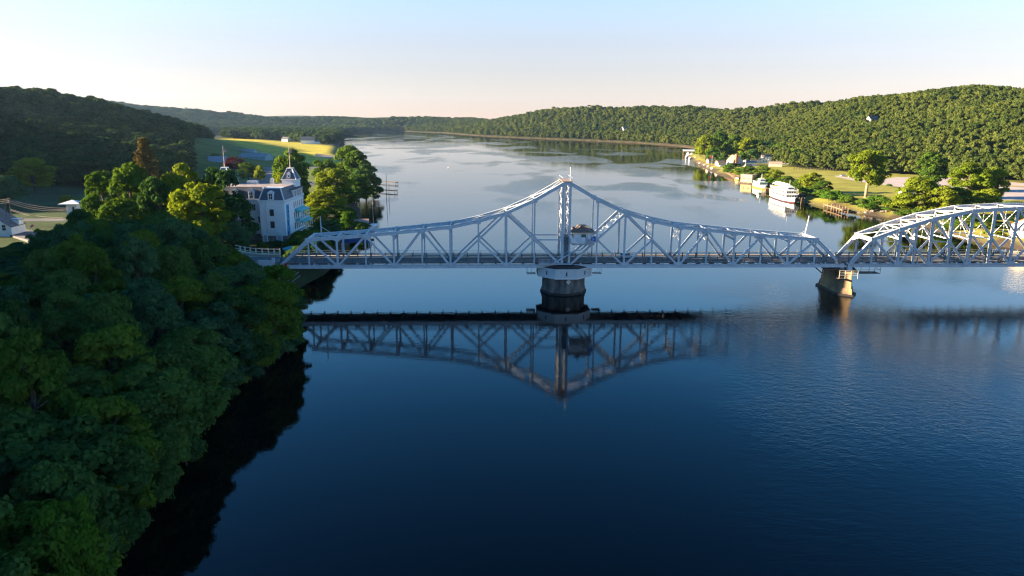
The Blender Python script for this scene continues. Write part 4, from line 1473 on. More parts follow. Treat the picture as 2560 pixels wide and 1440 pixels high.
nodes = FU[1:] + [2 * CEN - u for u in reversed(FU[1:])]
END = 2 * CEN - FU[0]
mains = [FU[i] for i in (2, 4, 6, 8)]
for v in (0.0, TW):
    pts = [(u, v, z) for u, z in full]
    for a, b in zip(pts, pts[1:]):
        part('top_chord', STEEL_W, fx, a, b, 0.66, 0.92, prof='I')
    part('end_post', STEEL_W, fx, pts[0], (FU[0] + 0.6, v, ZB + 0.3), 0.66, 0.85, prof='I')
    part('end_post', STEEL_W, fx, pts[-1], (END - 0.6, v, ZB + 0.3), 0.66, 0.85, prof='I')
    bn = [FU[0]] + mains + [2 * CEN - u for u in reversed(mains)] + [END]
    for a, b in zip(bn, bn[1:]):
        part('bottom_chord', STEEL_W, fx, (a, v, ZB), (b, v, ZB), 0.62, 0.92, prof='I')
    for u in nodes:
        big = any(abs(u - q) < 0.1 or abs(2 * CEN - u - q) < 0.1 for q in mains)
        part('vertical', STEEL_W, fx, (u, v, ftop(u)), (u, v, ZB + 0.46), 0.62 if big else 0.42, 0.5, UPV, 'I' if big else None)
    for mir in (0, 1):
        q = (lambda u: u) if not mir else (lambda u: 2 * CEN - u)
        part('diagonal', STEEL_W, fx, (q(FU[1]), v, ftop(FU[1])), (q(FU[2]), v, ZB), 0.44, 0.46, UPV)
        for a, b in ((2, 4), (4, 6), (6, 8)):
            A_, B_ = Vector((q(FU[a]), v, ftop(FU[a]))), Vector((q(FU[b]), v, ZB))
            Mx = A_.lerp(B_, 0.5)
            part('diagonal', STEEL_W, fx, A_, B_, 0.46, 0.52, UPV)
            part('half_diagonal', STEEL_W, fx, Mx, (q(FU[a]), v, ZB), 0.38, 0.46, UPV)
            part('level_strut', STEEL_W, fx, (q(FU[a]), v, Mx.z + 0.3), (Mx.x, v, Mx.z), 0.24, 0.24, UPV)
    part('diagonal', STEEL_W, fx, (FU[8], v, 22.2), (2 * CEN - FU[8], v, ZB), 0.40, 0.42, UPV)
    part('diagonal', STEEL_W, fx, (2 * CEN - FU[8], v + .02, 22.2), (FU[8], v + .02, ZB), 0.40, 0.42, UPV)
for v in (0.0, TW):
    f_ = -1 if v == 0 else 1
    for u, z in full:
        MB().cbox((u, v + f_ * 0.35, z - 0.15), (1.5, 0.05, 1.25)).build('gusset_plate', STEEL_W, fx)
    for u in mains:
        for uu in (u, 2 * CEN - u):
            MB().cbox((uu, v + f_ * 0.35, ZB + 0.5), (1.9, 0.05, 1.0)).build('gusset_plate', STEEL_W, fx)
lat = [full[0][0]] + nodes[1:-1] + [full[-1][0]]
for i, u in enumerate(lat):
    z = ftop(u)
    part('top_strut', WHITE, fx, (u, 0.3, z + 0.1), (u, TW - 0.3, z + 0.1), 0.24, 0.24)
    if 0 < i < len(lat) - 1:
        zl = min(14.2, z - 1.8)
        part('sway_strut', WHITE, fx, (u, 0.3, zl), (u, TW - 0.3, zl), 0.26, 0.26)
        part('sway_brace', WHITE, fx, (u + 0.03, 0.3, zl), (u + 0.03, TW - 0.3, z - 0.4), 0.14, 0.14)
        part('sway_brace', WHITE, fx, (u - 0.12, TW - 0.3, zl), (u - 0.12, 0.3, z - 0.4), 0.14, 0.14)
        part('sway_hanger', WHITE, fx, (u - 0.05, TW / 2, zl), (u - 0.05, TW / 2, z), 0.08, 0.08)
for i in range(len(lat) - 1):
    a, b = lat[i], lat[i + 1]
    part('lateral_brace', WHITE, fx, (a, 0.3, ftop(a) + 0.16), (b, TW - 0.3, ftop(b) + 0.16), 0.18, 0.15)
    part('lateral_brace', WHITE, fx, (a, TW - 0.3, ftop(a) + 0.0), (b, 0.3, ftop(b) + 0.0), 0.18, 0.15)
for u in (FU[1], 2 * CEN - FU[1]):
    s = -1 if u < CEN else 1
    g = MB()
    dr = Vector((s * (FU[1] - FU[0]), 0, -(FZ[1] - ZB))).normalized()
    for vv, m_ in ((0.2, 1), (TW - 0.2, -1)):
        g.add([(u + s * .1, vv, FZ[1] - 0.2), (u + s * .1, vv + m_ * 1.6, FZ[1] - 0.6), tuple(Vector((u + s * .1, vv + m_ * 0.25, FZ[1])) + dr * 2.0), tuple(Vector((u + s * .1, vv, FZ[1])) + dr * 2.0)], [(0, 1, 2, 3)])
    part('portal_plate', WHITE, fx, (u + s * .12, 0.2, FZ[1] - 0.25), (u + s * .12, TW - 0.2, FZ[1] - 0.25), 0.3, 1.0)
    g.build('portal_knee', WHITE, fx)
    if s < 0:
        MB().box(u - 0.30, u - 0.28, TW - 4.0, TW - 1.5, FZ[1] - 0.45, FZ[1] - 0.15).build('name_plate', CONC, fx)
part('road_deck', DECK, fx, (FU[0] - 0.6, TW / 2, ZD - 0.16), (END, TW / 2, ZD - 0.16), TW - 0.9, 0.32)
part('walkway', CONC, fx, (FU[0] - 0.6, TW + 1.5, ZD - 0.02), (END, TW + 1.5, ZD - 0.02), 1.7, 0.2)
for v in (1.0, TW - 1.0):
    MB().box(FU[0], END, v - 0.07, v + 0.07, ZD + 0.004, ZD + 0.008).build('edge_line', LINEW, fx)
for i in range(29):
    u = FU[0] + 0.4 + i * 3.5
    part('floor_beam', STEEL, fx, (u, 0.32, ZB - 0.1), (u, TW + 2.2, ZB - 0.1), 0.28, 0.7)
    MB().cbox((u + 0.4, -0.02, ZB + 0.62), (0.42, 0.3, 0.32)).build('bracket', STEEL_W, fx)
guard_rail(fx, FU[0] + .2, END - .2, 0.55)
guard_rail(fx, FU[0] + .2, END - .2, TW - 0.55)
foot_rail(fx, FU[0] + .2, END - .2, TW + 2.3, step=3.5)
g = MB()
g.beam((76.8, 1.4, 5.2), (82.2, 1.4, 5.2), 2.6, 0.14)
g.beam((75.0, 1.4, 6.9), (77.0, 1.4, 5.2), 2.6, 0.14)
for a in ((77, .1), (79.2, .1), (82.2, .1), (82.2, 2.7)):
    g.beam((a[0], a[1], 5.2), (a[0], a[1], 7.0), 0.08, 0.08)
g.beam((77, .1, 6.2), (82.2, .1, 6.2), 0.07, 0.07)
g.beam((82.2, .1, 6.2), (82.2, 2.7, 6.2), 0.07, 0.07)
g.build('inspection_platform', DARKSTEEL, fx)

# ------------------------------------------------------------------ left abutment and approach
ab = thing('bridge_abutment', 'concrete abutment and approach roadway at the left end of the swing bridge', 'abutment', (BP[0], BP[1], 0), BYAW)
MB().box(-84.0, -72.6, -1.0, TW + 2.6, -2.0, 6.7).build('wall', CONC, ab)
MB().box(-84.0, -74.2, -1.0, TW + 2.6, 6.7, ZD - 0.1).build('backwall', CONC, ab)
MB().box(-78.0, -72.0, 0.1, TW - 0.1, ZD - 0.09, ZD - 0.01).build('apron', DECK, ab)
MB().box(-76.6, -73.4, -1.2, -0.9, 5.6, ZD + 0.9).build('parapet', STEEL, ab)
MB().box(-82.0, -76.8, -1.2, -0.9, 6.0, ZD + 0.7).build('parapet', GREYWALL, ab)
MB().cbox((-73.0, -0.6, ZD + 0.5), (0.7, 0.5, 1.9)).build('gate_post', STEEL_W, ab)
g = MB()
for a, b in (((-76, -1.2, 3.2), (-69.4, -1.2, 3.2)), ((-76, -1.2, 4.3), (-69.4, -1.2, 4.3)), ((-69.4, -1.2, 3.2), (-66.5, -1.2, 5.4)), ((-69.4, -1.2, 4.3), (-66.8, -1.2, 6.3)), ((-76, -1.2, 3.2), (-78.5, -1.2, 5.2)),
             ((-69.4, -1.2, 1.2), (-69.4, -1.2, 4.3)), ((-72.4, -1.2, 3.2), (-72.4, -1.2, 4.3)), ((-76, -1.2, 3.2), (-76, -1.2, 4.3))):
    g.beam(a, b, 0.12, 0.12)
g.beam((-76, 0.0, 3.1), (-69.4, 0.0, 3.1), 2.2, 0.16)
g.build('inspection_walk', STEEL, ab)
# white curved sidewalk wall with railing on the far side of the approach
wl = thing('curved_parapet', 'cream concrete parapet with white railing curving along the approach road', 'parapet', (0, 0, 0))
arc = [(-74.0, 9.0), (-77.0, 9.2), (-80.5, 10.0), (-84.0, 12.0), (-87.5, 15.2)]
arcw = [bw(u, v) for u, v in arc]
for i in range(len(arc) - 1):
    a, b = arcw[i], arcw[i + 1]
    MB().beam((*a, 7.3), (*b, 7.3), 0.5, 3.0).build('wall_block', CONC, wl)
    MB().beam((*a, ZD + 0.55), (*b, ZD + 0.55), 0.7, 0.24).build('coping', CREAM, wl)
    dx, dy = (b[0] - a[0]), (b[1] - a[1])
    for t in (0.0, 0.5):
        MB().cbox((a[0] + dx * t, a[1] + dy * t, ZD + 1.3), (0.26, 0.26, 1.5)).build('rail_post', CREAM, wl)
    for z in (1.1, 1.9):
        MB().beam((*a, ZD + z), (*b, ZD + z), 0.1, 0.14).build('rail', CREAM, wl)
# approach road sheet on an earth bank
road_pts = [(-73.6, 4.0, ZD - 0.02), (-80, 4.0, ZD - 0.02), (-90, 4.6, ZD - 0.1), (-102, 7, ZD - 0.5), (-116, 14, 7.2), (-132, 27, 5.8), (-150, 46, 4.4), (-172, 70, 3.4), (-200, 95, 2.9), (-240, 120, 2.75)]


def ribbon(name, pts, hw, m, th=0.0, kind='structure', conv=None):
    g = MB()
    n_ = len(pts)
    L, R_ = [], []
    for i, p in enumerate(pts):
        a = Vector(pts[max(0, i - 1)])
        b = Vector(pts[min(n_ - 1, i + 1)])
        d = (b - a)
        d.z = 0
        d.normalize()
        s = Vector((-d.y, d.x, 0))
        L.append(Vector(p) + s * hw)
        R_.append(Vector(p) - s * hw)
    vs = L + R_
    fs = [(i, n_ + i, n_ + i + 1, i + 1) for i in range(n_ - 1)]
    if th:
        m0 = len(vs)
        vs = vs + [v_ - Vector((0, 0, th)) for v_ in vs]
        fs += [(i, i + 1, m0 + i + 1, m0 + i) for i in range(n_ - 1)] + [(n_ + i + 1, n_ + i, m0 + n_ + i, m0 + n_ + i + 1) for i in range(n_ - 1)]
    g.add(vs, fs)
    o = g.build(name, m)
    if kind:
        struct(o, kind)
    return o


world_road = [(*bw(u, v), z) for u, v, z in road_pts]
ribbon('approach_road', world_road, 4.4, ASPHALT, 9.0)

# ------------------------------------------------------------------ car on the bridge
def make_car(name, label, loc, rz, m, group=None, detail=True):
    c = thing(name, label, 'car', loc, rz, group)
    prof = [(-2.2, 0.35), (2.2, 0.35), (2.25, 0.62), (2.05, 0.80), (1.15, 0.92), (-1.65, 0.95), (-2.15, 0.9), (-2.25, 0.6)]
    n_ = len(prof)
    g = MB()
    rings = [(-0.86, 0.94), (-0.9, 1.0), (0.9, 1.0), (0.86, 0.94)]
    g.add([(x * 0.985, -0.78, z) for x, z in prof] + [(x, -0.9, z if z < 0.7 else z - 0.06) for x, z in prof] + [(x, 0.9, z if z < 0.7 else z - 0.06) for x, z in prof] + [(x * 0.985, 0.78, z) for x, z in prof],
          [tuple(range(n_)), tuple(range(4 * n_ - 1, 3 * n_ - 1, -1))] + [(r * n_ + (i + 1) % n_, r * n_ + i, (r + 1) * n_ + i, (r + 1) * n_ + (i + 1) % n_) for r in range(3) for i in range(n_)])
    g.build('body', m, c)
    cab_ = [(-1.75, 0.93), (1.2, 0.9), (0.45, 1.40), (-0.2, 1.48), (-1.1, 1.40)]
    n2 = len(cab_)
    g = MB()
    g.add([(x, -0.78, z) if z < 1 else (x, -0.62, z) for x, z in cab_] + [(x, 0.78, z) if z < 1 else (x, 0.62, z) for x, z in cab_],
          [tuple(range(n2)), tuple(range(2 * n2 - 1, n2 - 1, -1))] + [((i + 1) % n2, i, n2 + i, n2 + (i + 1) % n2) for i in range(n2)])
    g.build('glazing', GLASS, c)
    MB().add([(0.4, -0.6, 1.415), (-0.2, -0.6, 1.495), (-1.05, -0.6, 1.415), (0.4, 0.6, 1.415), (-0.2, 0.6, 1.495), (-1.05, 0.6, 1.415)], [(0, 3, 4, 1), (1, 4, 5, 2)]).build('roof_panel', m, c)
    if detail:
        for x in (-1.38, 1.38):
            for y in (-0.84, 0.84):
                MB().cyl((x, y - 0.1, 0.33), (x, y + 0.1, 0.33), 0.33, 0.33, 14).build('wheel', TYRE, c)
        for y in (-0.62, 0.62):
            MB().cbox((2.2, y, 0.68), (0.1, 0.36, 0.12)).build('headlight', WHITE, c)
            MB().cbox((-2.22, y, 0.76), (0.08, 0.34, 0.12)).build('tail_light', LAMP_R, c)
    return c


make_car('car', 'silver hatchback driving across the swing bridge right of the tower', (*bw(16.6, 5.3), ZD + 0.01), BYAW, CAR_W)

# ------------------------------------------------------------------ opera house
OH = thing('opera_house', 'tall white mansard roofed opera house with cupola tower on the left river bank', 'theatre', (-85.5, 239.5, FLAT), 0.0)
WZ = 13.75                                   # wall height above ground


def wall_block(x0, x1, y0, y1, z0, z1, m, nm='wall'):
    return MB().box(x0, x1, y0, y1, z0, z1).build(nm, m, OH)


def mansard(x0, x1, y0, y1, z0, z1, ins=1.35):
    g = MB()
    g.add([(x0, y0, z0), (x1, y0, z0), (x1, y1, z0), (x0, y1, z0), (x0 + ins, y0 + ins, z1), (x1 - ins, y0 + ins, z1), (x1 - ins, y1 - ins, z1), (x0 + ins, y1 - ins, z1)],
          [(0, 1, 5, 4), (1, 2, 6, 5), (2, 3, 7, 6), (3, 0, 4, 7)])
    r = g.build('mansard_roof', SLATE, OH)
    for a, b in ((0, 4), (1, 5), (2, 6), (3, 7)):
        MB().beam(g.v[a], g.v[b], 0.3, 0.3, (0, 1, 0)).build('hip_trim', WHITE, r)
    return r


def sash(x, y, z, w, h, face, m=GLASS, frame=WHITE, parent=None):
    """a window on a wall: face '-y' or '+x'"""
    p = parent or OH
    t = 0.12
    if face == '-y':
        f = MB().box(x - w / 2 - t, x + w / 2 + t, y - 0.10, y, z - h / 2 - t, z + h / 2 + t).build('window', frame, p)
        MB().box(x - w / 2, x + w / 2, y - 0.125, y - 0.10, z - h / 2, z + h / 2).build('pane', m, f)
        if m is GLASS:
            MB().box(x - 0.04, x + 0.04, y - 0.15, y - 0.125, z - h / 2, z + h / 2).build('glazing_bar', frame, f)
            MB().box(x - w / 2, x + w / 2, y - 0.155, y - 0.125, z - 0.04, z + 0.04).build('glazing_bar', frame, f)
    else:
        f = MB().box(x, x + 0.10, y - w / 2 - t, y + w / 2 + t, z - h / 2 - t, z + h / 2 + t).build('window', frame, p)
        MB().box(x + 0.10, x + 0.125, y - w / 2, y + w / 2, z - h / 2, z + h / 2).build('pane', m, f)
    return f


wall_block(0, 8.5, 0, 22.5, 2.0, WZ, WHITE)
wall_block(-0.1, 8.6, -0.1, 22.4, -1.0, 2.0, mat('brown_stone_base', (0.26, 0.20, 0.17), 0.9, 0, 0.2, 0.8), 'stone_base')
wall_block(-21.0, 0, 4.2, 22.5, 2.0, WZ, WHITE)
wall_block(-21.1, 0, 4.1, 22.4, -1.0, 2.0, MATS['brown_stone_base'], 'stone_base')
for q in ((-0.25, 8.75, -0.25, 22.7), (-21.25, -0.26, 3.95, 22.7)):
    wall_block(q[0], q[1], q[2], q[3], WZ, WZ + 0.35, WHITE, 'cornice')
for i in range(17):
    MB().cbox((0.1 + i * 0.52, -0.16, WZ - 0.22), (0.18, 0.22, 0.42)).build('cornice_bracket', WHITE, OH)
for i in range(38):
    MB().cbox((8.66, 0.3 + i * 0.58, WZ - 0.22), (0.22, 0.18, 0.42)).build('cornice_bracket', WHITE, OH)
mansard(0, 8.5, 0, 22.5, WZ + 0.35, 17.9)
mansard(-21, 1.2, 4.2, 22.5, WZ + 0.3505, 17.85)
wall_block(-19.6, 7.1, 5.6, 21.1, 17.8, 18.05, TARROOF, 'flat_roof')
wall_block(1.4, 7.1, 1.4, 5.6, 17.88, 18.1, WHITE, 'roof_deck')
for x0, x1, y0, y1, h in ((-17, -13.6, 15, 19, 1.9), (-9.5, -6.2, 16, 18.5, 1.1), (-1.4, -0.3, 17, 18, 1.9)):
    wall_block(x0, x1, y0, y1, 18.05, 18.05 + h, mat('roof_plant', (0.55, 0.58, 0.6), 0.5, 0, 0.08, 1), 'roof_unit')


def dormer(x, y):
    d = MB().box(x - 1.0, x + 1.0, y, y + 1.8, WZ + 0.45, WZ + 2.9).build('dormer', WHITE, OH)
    MB().gable(x - 1.2, x + 1.2, y - 0.15, y + 1.9, WZ + 2.9, WZ + 3.6, 'y').build('pediment', WHITE, d)
    sash(x, y, WZ + 1.6, 1.1, 1.9, '-y', parent=d)


dormer(4.1, -0.05)
dormer(-4.0, 4.15)
dormer(-9.5, 4.15)
for y in (11.5, 14.5, 17.5, 20.5):
    d = MB().box(7.2, 8.7, y - 0.8, y + 0.8, WZ + 0.45, WZ + 2.9).build('dormer', WHITE, OH)
    sash(8.7, y, WZ + 1.6, 0.9, 1.8, '+x', parent=d)
    MB().box(7.2, 8.95, y - 1.0, y + 1.0, WZ + 2.9, WZ + 3.2).build('dormer_roof', SLATE, d)
for z in (9.9, 5.8):
    sash(4.1, 0, z, 1.15, 2.0, '-y', LOUVER, LOUVER)
for x, z in ((-3.4, 11.2), (-1.6, 7.0), (-7.5, 11.2), (-7.5, 7.0)):
    sash(x, 4.2, z, 1.1, 2.1, '-y')
for x, w_ in ((1.4, 1.7), (6.2, 2.1)):
    dr_ = MB().box(x - w_ / 2, x + w_ / 2, -0.35, 0, -0.6, 2.9 if x < 3 else 3.6).build('door', WHITE, OH)
    MB().box(x - w_ / 2 + 0.35, x + w_ / 2 - 0.35, -0.39, -0.35, -0.5, 2.2).build('door_leaf', mat('grey_door', (0.48, 0.48, 0.5), 0.6), dr_)
g = MB()
g.beam((2.2, -0.12, -0.5), (2.2, -0.12, WZ), 0.12, 0.12)
g.build('downpipe', mat('pipe_grey', (0.6, 0.6, 0.62)), OH)
for fl, z in enumerate((11.4, 7.6, 3.9)):
    for y in (10.4, 12.6, 14.8, 17.0, 19.2, 21.4):
        sash(8.5, y, z, 0.9, 2.1, '+x')
# blue banner on the river wall
bnr = MB().box(8.5, 8.58, 1.6, 4.6, -0.2, 12.4).build('banner', BANNER, OH)
for i, (y, z, h, w_) in enumerate([(3.6, 11.3, .9, .9), (3.4, 9.9, .8, 1.2), (3.0, 8.4, 1.3, .8), (2.6, 6.2, 2.2, 1.0), (3.3, 4.2, 1.2, .5), (2.4, 2.6, 1.4, 1.1)]):
    MB().box(8.58, 8.6, y - w_ / 2, y + w_ / 2, z - h / 2, z + h / 2).build('banner_mark', NAVY, bnr)
# porches with teal roofs on the river front
for z, dpt in ((9.0, 2.2), (5.3, 3.2)):
    pr = MB().add([(8.5, 11.0, z + 1.0), (8.5, 22.0, z + 1.0), (8.5 + dpt, 22.2, z), (8.5 + dpt, 10.8, z), (8.5, 11.0, z - 0.25), (8.5, 22.0, z - 0.25), (8.5 + dpt, 22.2, z - 0.25), (8.5 + dpt, 10.8, z - 0.25)],
                  [(0, 3, 2, 1), (4, 5, 6, 7), (0, 4, 7, 3), (3, 7, 6, 2), (2, 6, 5, 1)]).build('porch_roof', TEAL, OH)
    for y in (11.1, 13.8, 16.5, 19.2, 21.8):
        MB().box(8.4 + dpt - 0.35, 8.4 + dpt - 0.1, y - 0.12, y + 0.12, z - 3.6, z - 0.25).build('porch_post', WHITE, OH)
    MB().box(8.5, 8.4 + dpt, 10.9, 22.1, z - 3.85, z - 3.6).build('porch_floor', WHITE, OH)
    MB().box(8.4 + dpt - 0.12, 8.4 + dpt - 0.02, 10.9, 22.1, z - 2.8, z - 2.65).build('porch_rail', WHITE, OH)


def tower(x0, x1, y0, y1, pole):
    t = wall_block(x0, x1, y0, y1, 17.2, 19.6, WHITE, 'tower')
    MB().box(x0 - .3, x1 + .3, y0 - .3, y1 + .3, 19.6, 19.9).build('tower_cornice', WHITE, t)
    xm, ym = (x0 + x1) / 2, (y0 + y1) / 2
    g = MB().add([(x0, y0, 19.9), (x1, y0, 19.9), (x1, y1, 19.9), (x0, y1, 19.9), (xm - .9, ym - .9, 23.5), (xm + .9, ym - .9, 23.5), (xm + .9, ym + .9, 23.5), (xm - .9, ym + .9, 23.5)],
                 [(0, 1, 5, 4), (1, 2, 6, 5), (2, 3, 7, 6), (3, 0, 4, 7)])
    g.build('tower_roof', SLATE, t)
    for a, b in ((0, 4), (1, 5), (2, 6), (3, 7)):
        MB().beam(g.v[a], g.v[b], 0.26, 0.26, (0, 1, 0)).build('tower_hip', WHITE, t)
    MB().box(xm - 1.1, xm + 1.1, ym - 1.1, ym + 1.1, 23.5, 23.75).build('tower_crown', WHITE, t)
    MB().cyl((xm, ym, 23.7), (xm, ym, 31.2), 0.14, 0.08, 6).build('flagpole', mat('pole_cream', (0.72, 0.58, 0.48)), t)
    MB().gable(xm - .75, xm + .75, y0 + 0.0, y0 + 1.3, 21.6, 22.5, 'y').build('oculus_hood', WHITE, t)
    MB().cyl((xm, y0 - 0.02, 21.0), (xm, y0 + 0.9, 21.0), 0.62, 0.62, 12).build('oculus_frame', WHITE, t)
    MB().cyl((xm, y0 - 0.06, 21.0), (xm, y0 + 0.0, 21.0), 0.36, 0.36, 12).build('oculus', GLASS, t)
    MB().beam((xm + .1, ym, 30.0), (xm + 1.0, ym, 29.3), 0.05, 1.0).build('flag', mat('flag_cloth', (0.62, 0.34, 0.30), 0.8, 0, 0.3, 3), t)


tower(3.2, 8.3, 15.4, 20.4, True)
tower(-20.8, -16.0, 17.0, 22.0, True)
# terrace in front, teal parasol, lamp
tt = thing('terrace', 'low timber terrace in front of the opera house stone base', 'terrace', (-78.5, 233.0, FLAT))
MB().box(-4, 5, -2.5, 2.5, -0.6, 0.25).build('floor', WOOD_D, tt)
MB().box(-4, 5, -2.6, -2.5, 0.25, 1.1).build('side_board', mat('rail_brown', (0.25, 0.15, 0.11), 0.8), tt)
um = thing('parasol', 'teal parasol on the opera house terrace beside the bridge end', 'parasol', (*spot(728, 627, FLAT + 1.5)[:2], FLAT))
MB().cyl((0, 0, 0), (0, 0, 2.9), 0.06, 0.05, 6).build('pole', WOOD_D, um)
g = MB()
R8 = [(2.6 * math.cos(PI / 4 * i), 2.6 * math.sin(PI / 4 * i), 2.3 - 0.0) for i in range(8)]
g.add(R8 + [(0, 0, 3.1)] + [(x, y, z - 0.3) for x, y, z in R8], [(i, (i + 1) % 8, 8) for i in range(8)] + [(9 + i, 9 + (i + 1) % 8, (i + 1) % 8, i) for i in range(8)])
g.build('canopy', TEAL, um)
nv = thing('awning', 'navy blue awning among the shrubs behind the left arm of the bridge', 'awning', (*spot(888, 612, FLAT), FLAT - 1.0), 0.2)
g = MB()
for i in range(7):
    a0, a1 = PI * i / 7, PI * (i + 1) / 7
    g.add([(-4.5, -2 * math.cos(a0), 2 + math.sin(a0)), (4.5, -2 * math.cos(a0), 2 + math.sin(a0)), (4.5, -2 * math.cos(a1), 2 + math.sin(a1)), (-4.5, -2 * math.cos(a1), 2 + math.sin(a1))], [(0, 1, 2, 3)])
g.build('canopy', NAVY, nv)
for x in (-4.3, 4.3):
    for y in (-1.9, 1.9):
        MB().cyl((x, y, -0.5), (x, y, 2.0), 0.06, 0.06, 6).build('post', WHITE, nv)


# ------------------------------------------------------------------ houses
def house(name, label, loc, rz, w, d, h, rh, wallm, roofm, ax='x', wins=(), chim=None, cat='house', wing=None):
    t = thing(name, label, cat, loc, rz)
    MB().box(-w / 2, w / 2, -d / 2, d / 2, -1.0, h).build('wall', wallm, t)
    if ax == 'x':
        MB().gable(-w / 2, w / 2, -d / 2 + .02, d / 2 - .02, h, h + rh - 0.15, 'x').build('gable_wall', wallm, t)
        g = MB()
        for s in (-1, 1):
            g.beam((-w / 2 - .35, s * (d / 4 + .15), h + rh / 2 - 0.02), (w / 2 + .35, s * (d / 4 + .15), h + rh / 2 - 0.02), math.hypot(d / 2 + .35, rh), 0.14, (0, s * rh, d / 2))
        g.build('roof', roofm, t)
    else:
        MB().gable(-w / 2 + .02, w / 2 - .02, -d / 2, d / 2, h, h + rh - 0.15, 'y').build('gable_wall', wallm, t)
        g = MB()
        for s in (-1, 1):
            g.beam((s * (w / 4 + .15), -d / 2 - .35, h + rh / 2 - 0.02), (s * (w / 4 + .15), d / 2 + .35, h + rh / 2 - 0.02), math.hypot(w / 2 + .35, rh), 0.14, (s * rh, 0, w / 2))
        g.build('roof', roofm, t)
    for (x, z, ww, hh, f) in wins:
        if f == 'f':
            q = MB().box(x - ww / 2 - .1, x + ww / 2 + .1, -d / 2 - .08, -d / 2, z - hh / 2 - .1, z + hh / 2 + .1).build('window', WHITE, t)
            MB().box(x - ww / 2, x + ww / 2, -d / 2 - .11, -d / 2 - .08, z - hh / 2, z + hh / 2).build('pane', GLASS, q)
            MB().box(x - ww / 2, x + ww / 2, -d / 2 - .13, -d / 2 - .11, z - .04, z + .04).build('glazing_bar', WHITE, q)
        else:
            q = MB().box(-w / 2 - .08, -w / 2, x - ww / 2 - .1, x + ww / 2 + .1, z - hh / 2 - .1, z + hh / 2 + .1).build('window', WHITE, t)
            MB().box(-w / 2 - .11, -w / 2 - .08, x - ww / 2, x + ww / 2, z - hh / 2, z + hh / 2).build('pane', GLASS, q)
    if chim:
        cx, cy_, cw, ch = chim
        MB().box(cx - cw / 2, cx + cw / 2, cy_ - cw / 2, cy_ + cw / 2, -0.5, ch).build('chimney', BRICK, t)
    if wing:
        x0, x1, y0, y1, hh, rr = wing
        MB().box(x0, x1, y0, y1, -1.0, hh).build('wing', wallm, t)
        MB().gable(x0 - .3, x1 + .3, y0 - .3, y1 + .3, hh, hh + rr, 'x').build('wing_roof', roofm, t)
    return t


# white gabled house at the far left
P = spot_y(8, 580, 250)
wh = house('white_house', 'white gabled house with small dark windows at the left edge above the dark trees', (P[0] - 3.5, 250, 2.6), 0.12, 17, 9, 3.4, 6.2, WHITE, GREYROOF, 'y',
           wins=[(1.5, 6.6, 0.9, 1.7, 'f'), (6.2, 3.2, 1.2, 1.9, 'f'), (3.9, 1.8, 1.2, 1.6, 'f'), (-3, 4.6, 1.0, 1.7, 'f')])
dm_ = MB().box(5.0, 8.6, 0.5, 3.5, 3.0, 5.6).build('porch', WHITE, wh)
MB().add([(4.7, 0.2, 5.6), (8.9, 0.2, 5.3), (8.9, 3.7, 5.3), (4.7, 3.7, 5.6), (4.7, .2, 5.45), (8.9, .2, 5.15), (8.9, 3.7, 5.15), (4.7, 3.7, 5.45)], [(0, 1, 2, 3), (7, 6, 5, 4), (0, 4, 5, 1), (1, 5, 6, 2)]).build('porch_roof', SLATE, dm_)
# pavilion with a flat white roof
P = spot_y(180, 502, 262)
pv_ = thing('white_pavilion', 'white pavilion with overhanging pyramid roof above the dark trees at left', 'pavilion', (P[0], 262, 2.6), 0.15)
zt_ = P[2] - 2.6
MB().box(-1.6, 1.9, -1.6, 1.6, -0.5, zt_ - 1.1).build('wall', WHITE, pv_)
MB().add([(-3.6, -3.2, zt_ - 1.1), (3.9, -3.2, zt_ - 1.1), (3.9, 3.2, zt_ - 1.1), (-3.6, 3.2, zt_ - 1.1), (-3.6, -3.2, zt_ - .85), (3.9, -3.2, zt_ - .85), (3.9, 3.2, zt_ - .85), (-3.6, 3.2, zt_ - .85), (0.1, 0, zt_ + .4)],
         [(3, 2, 1, 0), (0, 1, 5, 4), (1, 2, 6, 5), (2, 3, 7, 6), (3, 0, 4, 7), (4, 5, 8), (5, 6, 8), (6, 7, 8), (7, 4, 8)]).build('roof', WHITE, pv_)
q = MB().box(0.35, 1.25, -1.68, -1.6, zt_ - 3.4, zt_ - 2.0).build('window', WHITE, pv_)
MB().box(0.45, 1.15, -1.71, -1.68, zt_ - 3.3, zt_ - 2.1).build('pane', GLASS, q)


# utility poles with their wires
def upole(name, label, px, py, Y, n_arm=2, lean=0.04):
    x, y, z = spot_y(px, py, Y)
    t = thing(name, label, 'utility pole', (x, y, H(x, y)), 0.3)
    h = z - t.location.z
    MB().cyl((0, 0, -0.5), (lean * h * 0.2, 0, h), 0.17, 0.11, 8).build('pole', WOOD_D, t)
    for k in range(n_arm):
        MB().cbox((0, 0, h - 0.35 - k * 0.9), (0.12, 2.2, 0.12)).build('crossarm', WOOD_D, t)
        for yy_ in (-0.9, -0.3, 0.3, 0.9):
            MB().cyl((0, yy_, h - 0.3 - k * 0.9), (0, yy_, h - 0.08 - k * 0.9), 0.05, 0.04, 6).build('insulator', WHITE, t)
    return x, y, z


pA = upole('utility_pole', 'tall brown utility pole carrying wires behind the white gabled house', 21, 495, 258)
pB = upole('utility_pole', 'shorter plain utility pole left of the wire carrying pole', 12, 517, 252, 0)
WIRE = mat('wire_grey', (0.40, 0.33, 0.27), 0.6, 0, 0.1, 1)


def wire(label, a, b, sag, r=0.045):
    g = MB()
    a, b = Vector(a), Vector(b)
    prev = a
    for i in range(1, 15):
        t = i / 14
        p = a.lerp(b, t) - Vector((0, 0, 4 * sag * t * (1 - t)))
        g.cyl(prev, p, r, r, 4, False)
        prev = p
    tag(g.build('power_line', WIRE), label, 'wire', 'power lines at the left edge')


